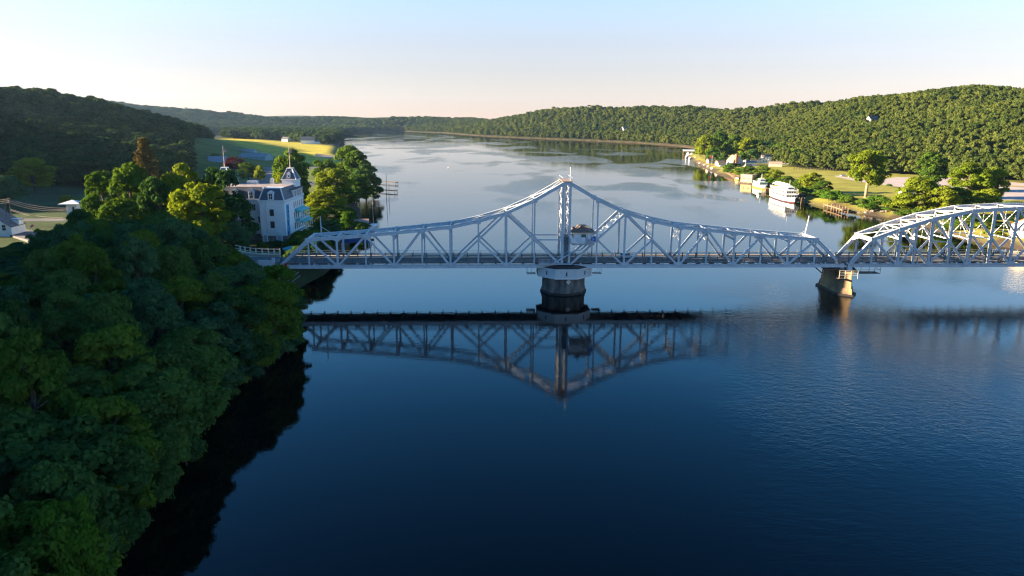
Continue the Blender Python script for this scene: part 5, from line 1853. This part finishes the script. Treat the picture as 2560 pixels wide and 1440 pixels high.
e2 = spot_y(170, 520, 255)
for i, (dz, sg, lab) in enumerate([(-0.3, 1.0, 'topmost power line sagging from the tall pole to the pavilion'), (-0.9, 1.3, 'second power line below the topmost one at left'), (-1.6, 1.5, 'third power line from the top, in front of the meadow')]):
    wire(lab, (pA[0], pA[1], pA[2] + dz), (e2[0], e2[1], e2[2] - 0.3 * i), sg)
e3 = spot_y(158, 543, 250)
for i, (dz, lab) in enumerate([(-4.0, 'low power line sagging toward the road at left'), (-4.4, 'lowest power line sagging toward the road at left')]):
    wire(lab, (pA[0], pA[1], pA[2] + dz), (e3[0], e3[1], e3[2] - 0.7 * i), 1.0)
for i, dz in enumerate((-0.3, -0.9, -1.6)):
    wire('%s power line leaving the photo at the left edge' % ('upper', 'middle', 'lower')[i], (pA[0], pA[1], pA[2] + dz), (pA[0] - 22, pA[1] + 3, pA[2] + dz - 1.6), 0.4)
# garden flag
x, y = spot(80, 580, 3.2)
gf_ = thing('garden_flag', 'pink flag on a short pole beside the white gabled house', 'flag', (x, y, 2.6))
MB().cyl((0, 0, -0.3), (0, 0, 4.2), 0.05, 0.04, 6).build('pole', WHITE, gf_)
MB().beam((0.05, 0, 3.0), (0.5, 0.1, 2.5), 0.04, 1.3).build('cloth', PINK, gf_)
x, y = spot(84, 583, 2.7)
ribbon('garden_path', [(x - 3, y - 2, 2.63), (x + 1, y, 2.63), (x + 5, y + 3, 2.63)], 0.7, GRAVEL)
x0, y0 = spot(-120, 556, FLAT)
x1, y1 = spot(130, 548, FLAT)
ribbon('village_road', [(x0, y0, FLAT + .03), ((x0 + x1) / 2, (y0 + y1) / 2 + 3, FLAT + .03), (x1 + 8, y1 - 2, FLAT + .03)], 4.0, ASPHALT)
P = spot(545, 415, FLAT)
house('blue_cottage', 'small pale blue cottage beside the dark tree at the airfield', (*P, FLAT), 0.5, 15, 11, 3.6, 5.0, mat('blue_siding', (0.42, 0.52, 0.58), 0.7), mat('blue_shingles', (0.20, 0.27, 0.33), 0.8), 'x')
P = spot(770, 360, FLAT)
house('farm_house', 'white house with grey roof among the trees beyond the hay field', (*P, FLAT), 0.2, 22, 12, 6, 6, WHITE, GREYROOF, 'x', wing=(9, 20, -5, 5, 4, 3))
P = spot(715, 355, FLAT)
house('white_barn', 'small white barn beside the trees beyond the hay field', (*P, FLAT), -0.2, 12, 9, 5, 4, WHITE, GREYROOF, 'x')

# hangars and the airfield
P = spot(640, 408, FLAT)
for nm, lab, pxy, w_, d_, h_ in (('hangar', 'pale blue metal hangar nearest the cupola at the airfield', (640, 404), 27, 17, 5), ('hangar', 'grey blue metal hangar behind the nearest one', (606, 392), 30, 18, 5), ):
    x, y = spot(*pxy, FLAT)
    house(nm, lab, (x, y, FLAT), -0.12, w_, d_, h_, 3.2, HANGARWALL, HANGARROOF, 'x', cat='hangar')


def sheet(name, pts, z, m):
    g = MB()
    g.add([(x, y, z) for x, y in pts], [tuple(range(len(pts)))])
    o = g.build(name, m)
    if o.data.polygons[0].normal.z < 0:
        o.data.flip_normals()
    return struct(o)


PAVE = mat('apron_asphalt', (0.13, 0.12, 0.12), 0.9, 0, 0.1, 0.05)
sheet('apron', [spot(px, py, FLAT) for px, py in [(600, 412), (612, 432), (650, 470), (705, 470), (715, 440), (700, 415), (690, 398), (655, 400)]], FLAT + 0.05, PAVE)
sheet('runway', [spot(px, py, FLAT) for px, py in [(552, 357), (580, 356), (900, 398), (880, 404)]], FLAT + 0.09, PAVE)
sheet('taxiway', [spot(px, py, FLAT) for px, py in [(745, 420), (830, 415), (830, 418), (745, 424)]], FLAT + 0.05, PAVE)
sheet('river_lane', [spot(px, py, FLAT) for px, py in [(760, 456), (850, 445), (850, 452), (760, 468)]], FLAT + 0.05, PAVE)


def aeroplane(label, loc, rz):
    t = thing('light_aeroplane', label, 'aeroplane', loc, rz)
    MB().cyl((-4.2, 0, 1.5), (3.2, 0, 1.35), 0.25, 0.62, 10).build('fuselage', WHITE, t)
    MB().cyl((3.2, 0, 1.35), (4.0, 0, 1.3), 0.6, 0.2, 10).build('nose', WHITE, t)
    MB().add([(0.4, -5.6, 2.2), (1.8, -5.6, 2.2), (2.2, 5.6, 2.2), (0.4, 5.6, 2.2), (0.4, -5.6, 2.35), (1.8, -5.6, 2.3), (2.2, 5.6, 2.3), (0.4, 5.6, 2.35)],
             [(3, 2, 1, 0), (4, 5, 6, 7), (0, 1, 5, 4), (1, 2, 6, 5), (2, 3, 7, 6), (3, 0, 4, 7)]).build('wing', WHITE, t)
    MB().box(-4.4, -3.4, -1.8, 1.8, 1.5, 1.6).build('tailplane', WHITE, t)
    MB().add([(-4.6, -.06, 1.6), (-3.2, -.06, 1.6), (-4.2, -.06, 3.0), (-4.8, -.06, 3.0), (-4.6, .06, 1.6), (-3.2, .06, 1.6), (-4.2, .06, 3.0), (-4.8, .06, 3.0)], [(0, 1, 2, 3), (7, 6, 5, 4), (1, 5, 6, 2), (3, 2, 6, 7), (0, 3, 7, 4)]).build('fin', HANGARWALL, t)
    MB().cyl((1.0, -1.2, 0.3), (1.0, 1.2, 0.3), 0.3, 0.3, 8).build('undercarriage', TYRE, t)


x, y = spot(668, 393, FLAT)
aeroplane('white light aeroplane parked left of the tree behind the cupola', (x, y, FLAT + .05), 0.4)
x, y = spot(684, 391, FLAT)
aeroplane('white light aeroplane parked half behind the tree at the cupola', (x, y, FLAT + .05), 1.2)
for i, (px, py, lab, m_) in enumerate([(785, 462, 'white car parked on the lane by the riverside trees', WHITE), (592, 438, 'white car parked behind the opera house roof', WHITE), (650, 438, 'grey car parked on the apron beyond the opera house', CAR_W)]):
    x, y = spot(px, py, FLAT)
    make_car('parked_car', lab, (x, y, FLAT + .07), 0.2 + i, m_, 'cars parked on the left bank', False)

# right bank buildings
P = spot(1836, 414, FLAT)
house('chimney_house', 'grey and tan house with a tall brick chimney on the right bank', (*P, FLAT), 0.35, 11, 10, 4.6, 5.2, GREYWALL, mat('tan_shingles', (0.30, 0.22, 0.17), 0.9), 'y',
      wins=[(3.2, 2.2, 1.2, 2.0, 'f'), (-2, 2.0, 1.6, 1.6, 'l'), (2, 2.0, 1.6, 1.6, 'l'), (0, 5.0, 1.6, 1.4, 'l')], chim=(-2.6, -5.5, 2.0, 11.0))
P = spot(1842, 412, FLAT)
house('garage', 'low cream garage with grey roof right of the chimney house', (P[0] + 8, P[1] - 14, FLAT), 0.1, 11, 7, 3.0, 1.7, CREAM, mat('mauve_shingles', (0.26, 0.22, 0.23), 0.9), 'x')
P = spot(1914, 408, FLAT)
house('two_storey_house', 'white two storey house with low wings above the hedge on the right bank', (*P, FLAT), -0.25, 9, 8, 6.8, 1.9, WHITE, mat('brown_roof', (0.22, 0.17, 0.15), 0.9), 'x',
      wins=[(-2.2, 5.2, 1.2, 1.4, 'f'), (0.8, 5.2, 1.2, 1.4, 'f'), (-2.4, 2.2, 1.2, 1.4, 'f'), (0.0, 2.2, 1.2, 1.4, 'f')], wing=(-15, -4.5, -3, 3, 3.6, 1.6))
P = spot(1922, 416, FLAT)
house('tan_cottage', 'tan roofed low building in front of the two storey house', (P[0] + 6, P[1], FLAT), -0.2, 11, 6, 2.6, 1.8, CREAM, mat('tan_roof', (0.42, 0.30, 0.22), 0.9), 'x')
P = spot(1955, 412, FLAT)
house('grey_shed', 'grey roofed shed at the wood edge right of the two storey house', (P[0] + 4, P[1] + 10, FLAT), -0.3, 12, 6, 2.8, 1.7, GREYWALL, GREYROOF, 'x')
P = spot(2266, 486, FLAT)
house('white_shed', 'small white shed with dark roof on the lawn beside the bright tree', (*P, FLAT), 0.25, 4.6, 7.0, 3.0, 1.9, WHITE, GREYROOF, 'y', wins=[(0.2, 1.7, 0.5, 0.8, 'f')], cat='shed')
P = spot(2556, 592, FLAT)
house('rust_roofed_house', 'cream house with rust coloured roof at the right edge behind the arch', (P[0] + 3, P[1], FLAT), 0.5, 11, 9, 4.6, 2.6, CREAM, REDROOF, 'x', wins=[(0, 3.0, 1.0, 1.3, 'l'), (1.6, 3.0, 1.0, 1.3, 'l'), (-2.5, 3.0, 1.2, 1.4, 'f')])
# houses up on the wooded hill
for nm, lab, px, py, Yc, w_, h_, m_ in (('hill_mansion', 'pale stone mansion half hidden in the wooded hill at right', 2180, 304, 900, 14, 8, PINKWALL), ('hill_farm', 'white house in a clearing on the far wooded slope', 1565, 322, 1640, 20, 7, WHITE),
                                    ('hill_cottage', 'tiny white cottage right of the far slope clearing', 1585, 324, 1650, 9, 5, WHITE)):
    a = hill_spot(px, py + 4, 5.0)
    zg = a[2]
    t = house(nm, lab, (a[0], a[1], zg), 0.4, w_, w_ * 0.6, h_, 4.5, m_, GREYROOF, 'x', wins=[(-w_ * .25, h_ * .6, 1.6, 2, 'f'), (w_ * .1, h_ * .6, 1.6, 2, 'f'), (w_ * .3, h_ * .6, 1.6, 2, 'f')])
    if nm == 'hill_mansion':
        MB().box(-w_ * .5 - 4, -w_ * .5, -3, 3, -4, h_ * .75).build('wing', m_, t)
        MB().gable(-w_ * .5 - 4.3, -w_ * .5, -3.3, 3.3, h_ * .75, h_ * .75 + 2.6, 'x').build('wing_roof', GREYROOF, t)

# parking lots and lanes of the right bank
sheet('parking_lot', [spot(px, py, FLAT) for px, py in [(2205, 449), (2240, 443), (2410, 445), (2640, 465), (2640, 480), (2560, 500), (2470, 500), (2400, 470), (2330, 478), (2215, 463)]], FLAT + 0.03, GRAVEL)
sheet('lot_lane', [spot(px, py, FLAT) for px, py in [(2083, 440), (2092, 439), (2150, 449), (2240, 462), (2236, 466), (2140, 453)]], FLAT + 0.05, GRAVEL)
sheet('hay_strip', [spot(px, py, FLAT) for px, py in [(2500, 462), (2640, 470), (2640, 474), (2500, 465)]], FLAT + 0.06, mat('dry_grass', (0.36, 0.28, 0.10), 0.95, 0, 0.15, 0.05))
for i, (px, py, lab, m_) in enumerate([(2108, 441, 'pale car parked on the lane left of the big lawn tree', CAR_W), (2128, 444, 'white boat trailer car parked nearest the big lawn tree', WHITE)]):
    x, y = spot(px, py, FLAT)
    make_car('parked_car', lab, (x, y, FLAT + .07), 0.1 + 0.2 * i, m_, 'cars parked on the right bank', False)
wfence = thing('picket_row', 'row of dark posts along the wood edge beyond the lawn', 'fence', (0, 0, 0))
a, b = spot(1985, 424, FLAT), spot(2090, 427, FLAT)
for i in range(16):
    t = i / 15
    MB().cbox((a[0] + (b[0] - a[0]) * t, a[1] + (b[1] - a[1]) * t, FLAT + 0.9), (0.35, 0.35, 2.2)).build('post', WOOD_D, wfence)
for i, (px, py, lab) in enumerate([(2148, 506, 'dark litter bin on the bank below the big lawn tree')]):
    x, y = spot(px, py, 2.3)
    t = thing('litter_bin', lab, 'bin', (x, y, 2.3))
    MB().cyl((0, 0, -0.3), (0, 0, 1.0), 0.38, 0.42, 10).build('drum', DARKSTEEL, t)
    MB().cyl((0, 0, 1.0), (0, 0, 1.15), 0.46, 0.3, 10).build('lid', DARKSTEEL, t)

# ------------------------------------------------------------------ boats
def hull_rings(L, B, z0, z1, fl=1.12, n_=11, bow=0.5, stern=0.75):
    """stations from stern (-x) to bow (+x); returns deck and keel outlines"""
    st = []
    for i in range(n_):
        t = i / (n_ - 1)
        x = -L / 2 + L * t
        w = B / 2 * (stern + (1 - stern) * min(1, t / 0.3)) if t < 0.3 else B / 2 * (1 - max(0, (t - 0.6) / 0.4) ** 1.9)
        st.append((x, w, t))
    return st


def hull(parent, L, B, z0, z1, m, name='hull', flare=0.8, rake=0.04, sheer=0.6, stern=0.8):
    st = hull_rings(L, B, z0, z1, stern=stern)
    g = MB()
    vs = []
    for x, w, t in st:
        sh = sheer * max(0, t - 0.5) ** 2 * 4
        for s in (-1, 1):
            vs.append((x * (1 - rake) if t > .8 else x, s * w * flare, z0))
            vs.append((x, s * w, z1 + sh))
    fs = []
    for i in range(len(st) - 1):
        a, b = 4 * i, 4 * (i + 1)
        fs += [(a, b, b + 1, a + 1), (a + 2, a + 3, b + 3, b + 2), (a + 1, b + 1, b + 3, a + 3), (a, a + 2, b + 2, b)]
    fs += [(0, 1, 3, 2), (4 * len(st) - 4, 4 * len(st) - 2, 4 * len(st) - 1, 4 * len(st) - 3)]
    g.add(vs, fs)
    return g.build(name, m, parent)


# the white excursion ferry
s0, s1 = spot(1922, 492), spot(1972, 509)
fa = math.atan2(s1[1] - s0[1], s1[0] - s0[0])
fy = thing('excursion_ferry', 'large white three deck excursion ferry moored at the right bank', 'ferry', ((s0[0] + s1[0]) / 2 + 3.6, (s0[1] + s1[1]) / 2 + 1.0, 0), fa)
FL = math.hypot(s1[0] - s0[0], s1[1] - s0[1]) + 5
hull(fy, FL, 8.6, -0.4, 0.45, HULLRED, 'boot_topping', 0.95, sheer=0.3)
hull(fy, FL + .1, 8.8, 0.45, 0.75, HULLBLUE, 'rubbing_band', 0.99, sheer=0.3)
hull(fy, FL + 0.3, 8.9, 0.75, 3.0, WHITE, 'hull', 0.97, sheer=0.9)


def ferry_deck(x0, x1, w, z0, z1, wz0, wz1, nw):
    d = MB().box(x0, x1, -w / 2, w / 2, z0, z1).build('deck_house', WHITE, fy)
    for s in (-1, 1):
        MB().box(x0 + 0.8, x1 - 0.8, s * w / 2 - (0.03 if s > 0 else 0.03), s * w / 2 + 0.03, wz0, wz1).build('window_band', GLASS, d)
        for i in range(nw):
            x = x0 + 0.8 + (i + 1) * (x1 - x0 - 1.6) / (nw + 1)
            MB().box(x - .04, x + .04, s * w / 2 - .05, s * w / 2 + .05, wz0, wz1).build('mullion', WHITE, d)
    for i in range(4):
        y = -w / 2 + 0.8 + i * (w - 1.6) / 3.6
        MB().box(x1 - 0.03, x1 + 0.04, y, y + (w - 1.6) / 5, wz0, wz1).build('front_window', GLASS, d)
    return d


ferry_deck(-FL / 2 + .8, FL / 2 - 6.5, 8.0, 3.0, 5.4, 3.6, 4.75, 12)
MB().box(-FL / 2 + .3, FL / 2 - 5.0, -4.35, 4.35, 5.4, 5.6).build('deck', WHITE, fy)
ferry_deck(-FL / 2 + 1.5, FL / 2 - 8.0, 7.4, 5.6, 7.9, 6.2, 7.35, 12)
MB().box(-FL / 2 + .8, FL / 2 - 6.4, -4.2, 4.2, 7.9, 8.1).build('deck', WHITE, fy)
wh_ = MB().box(FL / 2 - 13, FL / 2 - 9.0, -2.2, 2.2, 8.1, 10.2).build('wheelhouse', WHITE, fy)
MB().box(FL / 2 - 9.03, FL / 2 - 8.95, -2.0, 2.0, 9.0, 9.8).build('windscreen', GLASS, wh_)
MB().box(FL / 2 - 13.4, FL / 2 - 8.4, -2.5, 2.5, 10.2, 10.4).build('wheelhouse_roof', WHITE, wh_)
MB().gable(-FL / 2 + 2.5, FL / 2 - 14, -3.4, 3.4, 10.3, 12.2, 'x').build('awning', WHITE, fy)
for x in np.linspace(-FL / 2 + 2.8, FL / 2 - 14.4, 5):
    for y in (-3.2, 3.2):
        MB().cyl((x, y, 8.1), (x, y, 10.4), 0.06, 0.06, 5).build('awning_post', WHITE, fy)
for z, x1 in ((5.6, FL / 2 - 5.2), (8.1, FL / 2 - 6.6)):
    for y in (-4.25, 4.25):
        g = MB()
        for k_ in (0.5, 1.0):
            g.beam((-FL / 2 + .6, y, z + k_), (x1, y, z + k_), 0.05, 0.06)
        for x in np.arange(-FL / 2 + .6, x1, 1.5):
            g.beam((x, y, z), (x, y, z + 1.0), 0.05, 0.05)
        g.build('deck_rail', WHITE, fy)
MB().cyl((FL / 2 - 12, 0, 10.3), (FL / 2 - 12, 0, 15.0), 0.12, 0.06, 6).build('mast', WHITE, fy)

fy.scale = (0.86, 0.80, 0.78)
# tour boat
s0, s1 = spot(1880, 466), spot(1906, 475)
tb = thing('tour_boat', 'white and green tour boat with a yellow waterline moored behind the ferry', 'boat', ((s0[0] + s1[0]) / 2 + 3, (s0[1] + s1[1]) / 2 + 2, 0), math.atan2(s1[1] - s0[1], s1[0] - s0[0]))
hull(tb, 22, 6.4, -0.3, 0.9, YELLOW, 'boot_topping', 0.95, sheer=.2)
hull(tb, 22.2, 6.6, 0.9, 2.0, HULLGREEN, 'hull', 0.97, sheer=.7)
d = MB().box(-9.5, 5.5, -2.7, 2.7, 2.0, 4.0).build('deck_house', WHITE, tb)
for y in (-2.73, 2.7):
    MB().box(-8.8, 4.8, y, y + .03, 2.8, 3.5).build('window_band', GLASS, d)
MB().box(5.5, 5.53, -2.2, 2.2, 2.8, 3.5).build('front_window', GLASS, d)
MB().box(-10, 6.2, -3.0, 3.0, 4.0, 4.2).build('upper_deck', HULLGREEN, tb)
d = MB().box(-1.0, 3.6, -1.8, 1.8, 4.2, 6.2).build('wheelhouse', WHITE, tb)
MB().box(3.6, 3.63, -1.5, 1.5, 5.0, 5.8).build('windscreen', GLASS, d)
MB().cyl((1, 0, 6.2), (1, 0, 9.5), 0.14, 0.08, 6).build('mast', WHITE, tb)

# houseboat on a barge
P = spot(1862, 459)
hb_ = thing('houseboat', 'tan box shaped houseboat on a flat barge between the dock and the tour boat', 'houseboat', (P[0] + 4, P[1] + 3, 0), -0.9)
MB().box(-6.5, 10.0, -3.4, 3.4, -0.3, 0.9).build('barge', WOOD_D, hb_)
MB().box(-5.2, 4.0, -2.9, 2.9, 0.9, 6.0).build('wall', mat('plywood', (0.52, 0.37, 0.18), 0.8, 0, 0.1, 1), hb_)
MB().box(-5.5, 4.3, -3.2, 3.2, 6.0, 6.3).build('roof', TARROOF, hb_)
for x, z in ((-2.5, 3.4), (1.5, 3.4)):
    MB().box(x - .5, x + .5, -2.93, -2.9, z - .6, z + .6).build('window', GLASS, hb_)
MB().box(-5.23, -5.2, -0.6, 0.6, 2.6, 4.0).build('window', GLASS, hb_)


def motorboat(name, label, px, py, rz, L, m, group=None, cab=True, dx=0, dy=0):
    x, y = spot(px, py)
    t = thing(name, label, 'boat', (x + dx, y + dy, 0), rz, group)
    hull(t, L, L * 0.3, -0.3, L * 0.11, m, 'hull', 0.7, 0.08, L * 0.06)
    if cab:
        g = MB()
        h = L * 0.11
        g.add([(-L * .2, -L * .10, h), (L * .24, -L * .08, h + .2), (L * .24, L * .08, h + .2), (-L * .2, L * .10, h), (-L * .18, -L * .09, h + L * .12), (L * .08, -L * .07, h + L * .12), (L * .08, L * .07, h + L * .12), (-L * .18, L * .09, h + L * .12)],
              [(0, 1, 5, 4), (1, 2, 6, 5), (2, 3, 7, 6), (3, 0, 4, 7), (4, 5, 6, 7)])
        c = g.build('cabin', WHITE, t)
        MB().box(-L * .16, L * .1, -L * .101, -L * .093, h + L * .05, h + L * .09).build('side_window', GLASS, c)
        MB().box(-L * .2, L * .1, -L * .1, L * .1, h + L * .125, h + L * .14).build('hardtop', WHITE, t)
    return t


motorboat('motor_yacht', 'dark hulled motor yacht moored left of the piled dock', 1803, 429, -2.6, 15, HULLBLUE, dx=3)
motorboat('motor_yacht', 'white motor yacht moored behind the dark hulled one', 1790, 423, -2.4, 14, WHITE, dx=3)
for i, (px, py, lab) in enumerate([(1716, 394, 'white cruiser at the outer end of the covered marina'), (1724, 398, 'white cruiser nearest the river in the covered marina'), (1737, 398, 'cream cruiser inside the covered marina'), (1720, 386, 'small white boat behind the first cruisers of the marina'), (1730, 388, 'small white boat under the marina roof')]):
    motorboat('cruiser', lab, px, py, -1.9 + 0.1 * i, 11, WHITE, 'boats at the covered marina')
for i, (px, py, lab, m_, L_) in enumerate([(1752, 411, 'small white boat at the upstream end of the timber walkway', WHITE, 8), (1762, 416, 'small blue boat second along the timber walkway', HULLBLUE, 8), (1772, 420, 'white launch third along the timber walkway', WHITE, 9),
                                       (1782, 425, 'white launch nearest the motor yachts', WHITE, 9), (1846, 450, 'small tan work boat left of the houseboat', YELLOW, 8)]):
    motorboat('launch', lab, px, py, -2.2 + 0.15 * i, L_, m_, 'small boats along the right bank', dx=-1)
for px, py, lab, w_ in ((1766, 408, 'tiny tan boathouse at the marina walkway', 7), (1790, 414, 'tiny brown boathouse behind the motor yachts', 8), (1858, 424, 'tiny shed on the bank above the piled dock', 6)):
    P = spot(px, py, FLAT)
    house('boathouse', lab, (P[0] + 4, P[1], FLAT), 0.3, w_, w_ * .7, 2.8, 1.8, PINKWALL, mat('tan_roof2', (0.36, 0.24, 0.18), 0.9), 'x', cat='shed')
x, y = spot(1742, 389)
mr = thing('boat_shelter', 'long open boat shelter with a pale flat roof at the far marina', 'boat shelter', (x, y, 0), -0.15)
MB().box(-18, 10, -5, 5, 7.0, 7.5).build('roof', mat('pale_roof', (0.45, 0.52, 0.55), 0.6), mr)
MB().box(-18, 10, -5.02, -4.9, 5.6, 7.0).build('fascia', WHITE, mr)
for xx in (-17.5, -12, -6.5, -1, 4.5, 9.5):
    for yy_ in (-4.6, 4.6):
        MB().cyl((xx, yy_, -1.5), (xx, yy_, 7.0), 0.2, 0.2, 6).build('post', WOOD, mr)
MB().box(-18, 10, -1, 1, 0.7, 1.0).build('float', WOOD, mr)


def dock(name, label, pts, z, w, gap, m=WOOD, plank=True, pile_up=0.9, cat='dock', group=None):
    t = thing(name, label, cat, (0, 0, 0), 0, group)
    for a, b in zip(pts, pts[1:]):
        A, B = Vector((*a, z)), Vector((*b, z))
        L = (B - A).length
        d = (B - A) / L
        s = Vector((-d.y, d.x, 0))
        k = max(1, int(L / 1.2))
        for i in range(k):
            p = A + d * (L * (i + .5) / k)
            MB().beam(p - s * w / 2, p + s * w / 2, L / k * 0.9, 0.12).build('plank', m, t)
        for e in (-1, 1):
            MB().beam(A + s * e * (w / 2 - .15) - Vector((0, 0, .25)), B + s * e * (w / 2 - .15) - Vector((0, 0, .25)), 0.2, 0.35).build('bearer', m, t)
        kk = max(1, int(L / gap))
        for i in range(kk + 1):
            for e in (-1, 1):
                p = A + d * (L * i / kk) + s * e * (w / 2 + 0.1)
                MB().cyl((p.x, p.y, -2), (p.x + random.uniform(-.1, .1), p.y, z + pile_up * random.uniform(.6, 1.2)), 0.2, 0.17, 7).build('pile', m, t)
    return t


dock('timber_dock', 'weathered timber dock on many piles below the big lawn tree', [spot(2066, 519), spot(2085, 524), spot(2112, 533)], 1.7, 2.6, 3.2, pile_up=1.1)
dock('dock_gangway', 'narrow timber gangway from the weathered dock to the bank', [spot(2085, 514), spot(2150, 516)], 1.9, 1.0, 6)
dock('ferry_landing', 'dark timber landing behind the bow of the ferry', [spot(1992, 503), spot(2070, 498)], 1.5, 3.0, 6, WOOD_D, pile_up=0.2)
dock('mooring_dolphin', 'cluster of tan mooring piles between the tour boat and the ferry', [spot(1909, 478), spot(1918, 480)], 1.8, 2.0, 1.2)
dock('small_landing', 'small tan landing stage right of the ferry bow', [spot(2000, 508), spot(2008, 508)], 1.4, 2.2, 1.6, pile_up=1.6)
dock('piled_dock', 'tan piled dock left of the houseboat', [spot(1816, 436), spot(1842, 449)], 2.0, 3.0, 2.0)
dock('marina_walk', 'tan timber walkway along the marina bank', [spot(1745, 408), spot(1768, 418), spot(1790, 424)], 1.4, 2.0, 4.5, pile_up=2.2)
dock('river_jetty', 'upper bar of the wooden jetty off the left clump of trees', [spot(935, 456), spot(992, 461)], 1.4, 2.0, 12, WOOD_D)
dock('river_jetty', 'lower bar of the wooden jetty off the left clump of trees', [spot(930, 478), spot(990, 482)], 1.4, 2.0, 12, WOOD_D)
dock('arch_dock', 'low timber dock seen through the fixed span near the right edge', [spot(2440, 592), spot(2560, 588)], 1.3, 2.4, 5, WOOD, pile_up=1.2)
for i, (px, py, Y, lab) in enumerate([(964, 434, 400, 'tallest leaning pole of the wooden jetty'), (971, 460, 396, 'thin pole between the two bars of the jetty')]):
    x, y, z = spot_y(px, py, Y)
    t = MB().cyl((0, 0, -2), (0.3, 0, z), 0.17, 0.1, 7).build('mooring_pole', WOOD_D, None, loc=(x, y, 0))
    tag(t, lab, 'pole', 'poles of the river jetty')

# sailing boat on the left bank
x, y = spot(932, 570)
sb = thing('sailing_boat', 'small sailing boat with a tall bare mast moored behind the left arm of the bridge', 'sailboat', (x, y, 0), 1.3)
hull(sb, 9.5, 2.9, -0.3, 1.0, WHITE, 'hull', 0.6, 0.1, 0.4)
MB().box(-1.5, 2.2, -0.9, 0.9, 1.0, 1.6).build('cabin', WHITE, sb)
MB().cyl((0.8, 0, 1.0), (0.4, 0, 13.6), 0.16, 0.11, 6).build('mast', mat('mast_tan', (0.45, 0.35, 0.3), 0.5), sb)
MB().cyl((0.6, 0, 2.4), (-3.6, 0, 2.5), 0.12, 0.14, 6).build('boom', NAVY, sb)
MB().cyl((0.5, -1.2, 8.2), (0.5, 1.2, 8.2), 0.05, 0.05, 5).build('spreader', MATS['mast_tan'], sb)
for a in ((4.4, 0, 1.4), (-4.4, 0, 1.2)):
    MB().cyl(a, (0.4, 0, 13.4), 0.025, 0.025, 4).build('stay', DARKSTEEL, sb)
x, y = spot(905, 575, 1)
house('boat_shed', 'small shed with a pinkish roof beside the moored sailing boat', (x, y, 1.8), 0.2, 5, 4, 2.2, 1.3, WOOD, mat('pink_roof', (0.50, 0.32, 0.27), 0.9), 'x', cat='shed')

# buoy
x, y = spot(1121, 419)
bu = thing('channel_buoy', 'small white and red channel buoy alone in the upper river', 'buoy', (x, y, 0))
MB().cyl((0, 0, -0.5), (0, 0, 0.8), 0.5, 0.4, 10).build('float', WHITE, bu)
MB().cyl((0, 0, 0.8), (0, 0, 1.9), 0.3, 0.15, 8).build('cage', REDROOF, bu)


# flags of the right bank
for i, (px, py, Y, lab, m_) in enumerate([(1865, 398, 620, 'white flag on a pole above the houseboat', WHITE), (1781, 388, 700, 'red flag on a pole in front of the marina grove', RED)]):
    x, y, z = spot_y(px, py, Y)
    t = thing('flag', lab, 'flag', (x, y, H(x, y)))
    h = z - H(x, y)
    MB().cyl((0, 0, -0.5), (0, 0, h), 0.12, 0.07, 6).build('pole', WHITE, t)
    MB().beam((0.1, 0, h - 1.2), (-2.4, 0.3, h - 1.8), 0.05, 1.7).build('cloth', m_, t)
# boulders on the banks
rk = random.Random(4)
STONES = []
for q in range(4):
    rr = np.random.default_rng(200 + q)
    g = MB()
    import bmesh
    bm = bmesh.new()
    bmesh.ops.create_icosphere(bm, subdivisions=2, radius=1.0)
    for v_ in bm.verts:
        v_.co *= 1 + 0.28 * math.sin(3.1 * v_.co.x + q) * math.cos(2.3 * v_.co.y + 2 * q) + rr.uniform(-.08, .08)
        v_.co.z *= 0.6
    me = bpy.data.meshes.new('boulder')
    bm.to_mesh(me)
    bm.free()
    me.materials.append(ROCK)
    STONES.append(me)


def stones(pts, n_, smin, smax, lab, grp):
    ts = []
    for i in range(n_):
        t = rk.uniform(0, len(pts) - 1.001)
        ts.append(t)
    for i, t in enumerate(sorted(ts)):
        k = int(t)
        a, b = pts[k], pts[k + 1]
        x = a[0] + (b[0] - a[0]) * (t - k) + rk.uniform(-1.2, 1.2)
        y = a[1] + (b[1] - a[1]) * (t - k) + rk.uniform(-1.2, 1.2)
        o = bpy.data.objects.new('boulder', rk.choice(STONES))
        COL.objects.link(o)
        s = rk.uniform(smin, smax)
        o.scale = (s, s * rk.uniform(.7, 1.1), s)
        o.rotation_euler = (0, 0, rk.uniform(0, 6))
        o.location = (x, y, max(0.1, H(x, y)))
        tag(o, lab % ORD[i], 'boulder', grp)


stones([spot(2130, 532), spot(2200, 538), spot(2260, 545), spot(2330, 565)], 30, 0.5, 1.1, 'brown boulder on the muddy right bank, %s from the timber dock', 'boulders of the right bank')

# ------------------------------------------------------------------ air
hm = bpy.data.materials.new('river_haze')
hm.use_nodes = True
n, l = hm.node_tree.nodes, hm.node_tree.links
n.remove(n['Principled BSDF'])
pv = n.new('ShaderNodeVolumePrincipled')
pv.inputs['Color'].default_value = (0.45, 0.70, 1.0, 1)
pv.inputs['Density'].default_value = 0.00003
pv.inputs['Anisotropy'].default_value = 0.4
l.new(pv.outputs[0], n['Material Output'].inputs['Volume'])
hz = MB().box(-7010, 7010, -610, 7010, -6, 250).build('haze', hm)
struct(hz, 'stuff', 'thin pale haze over the river valley')
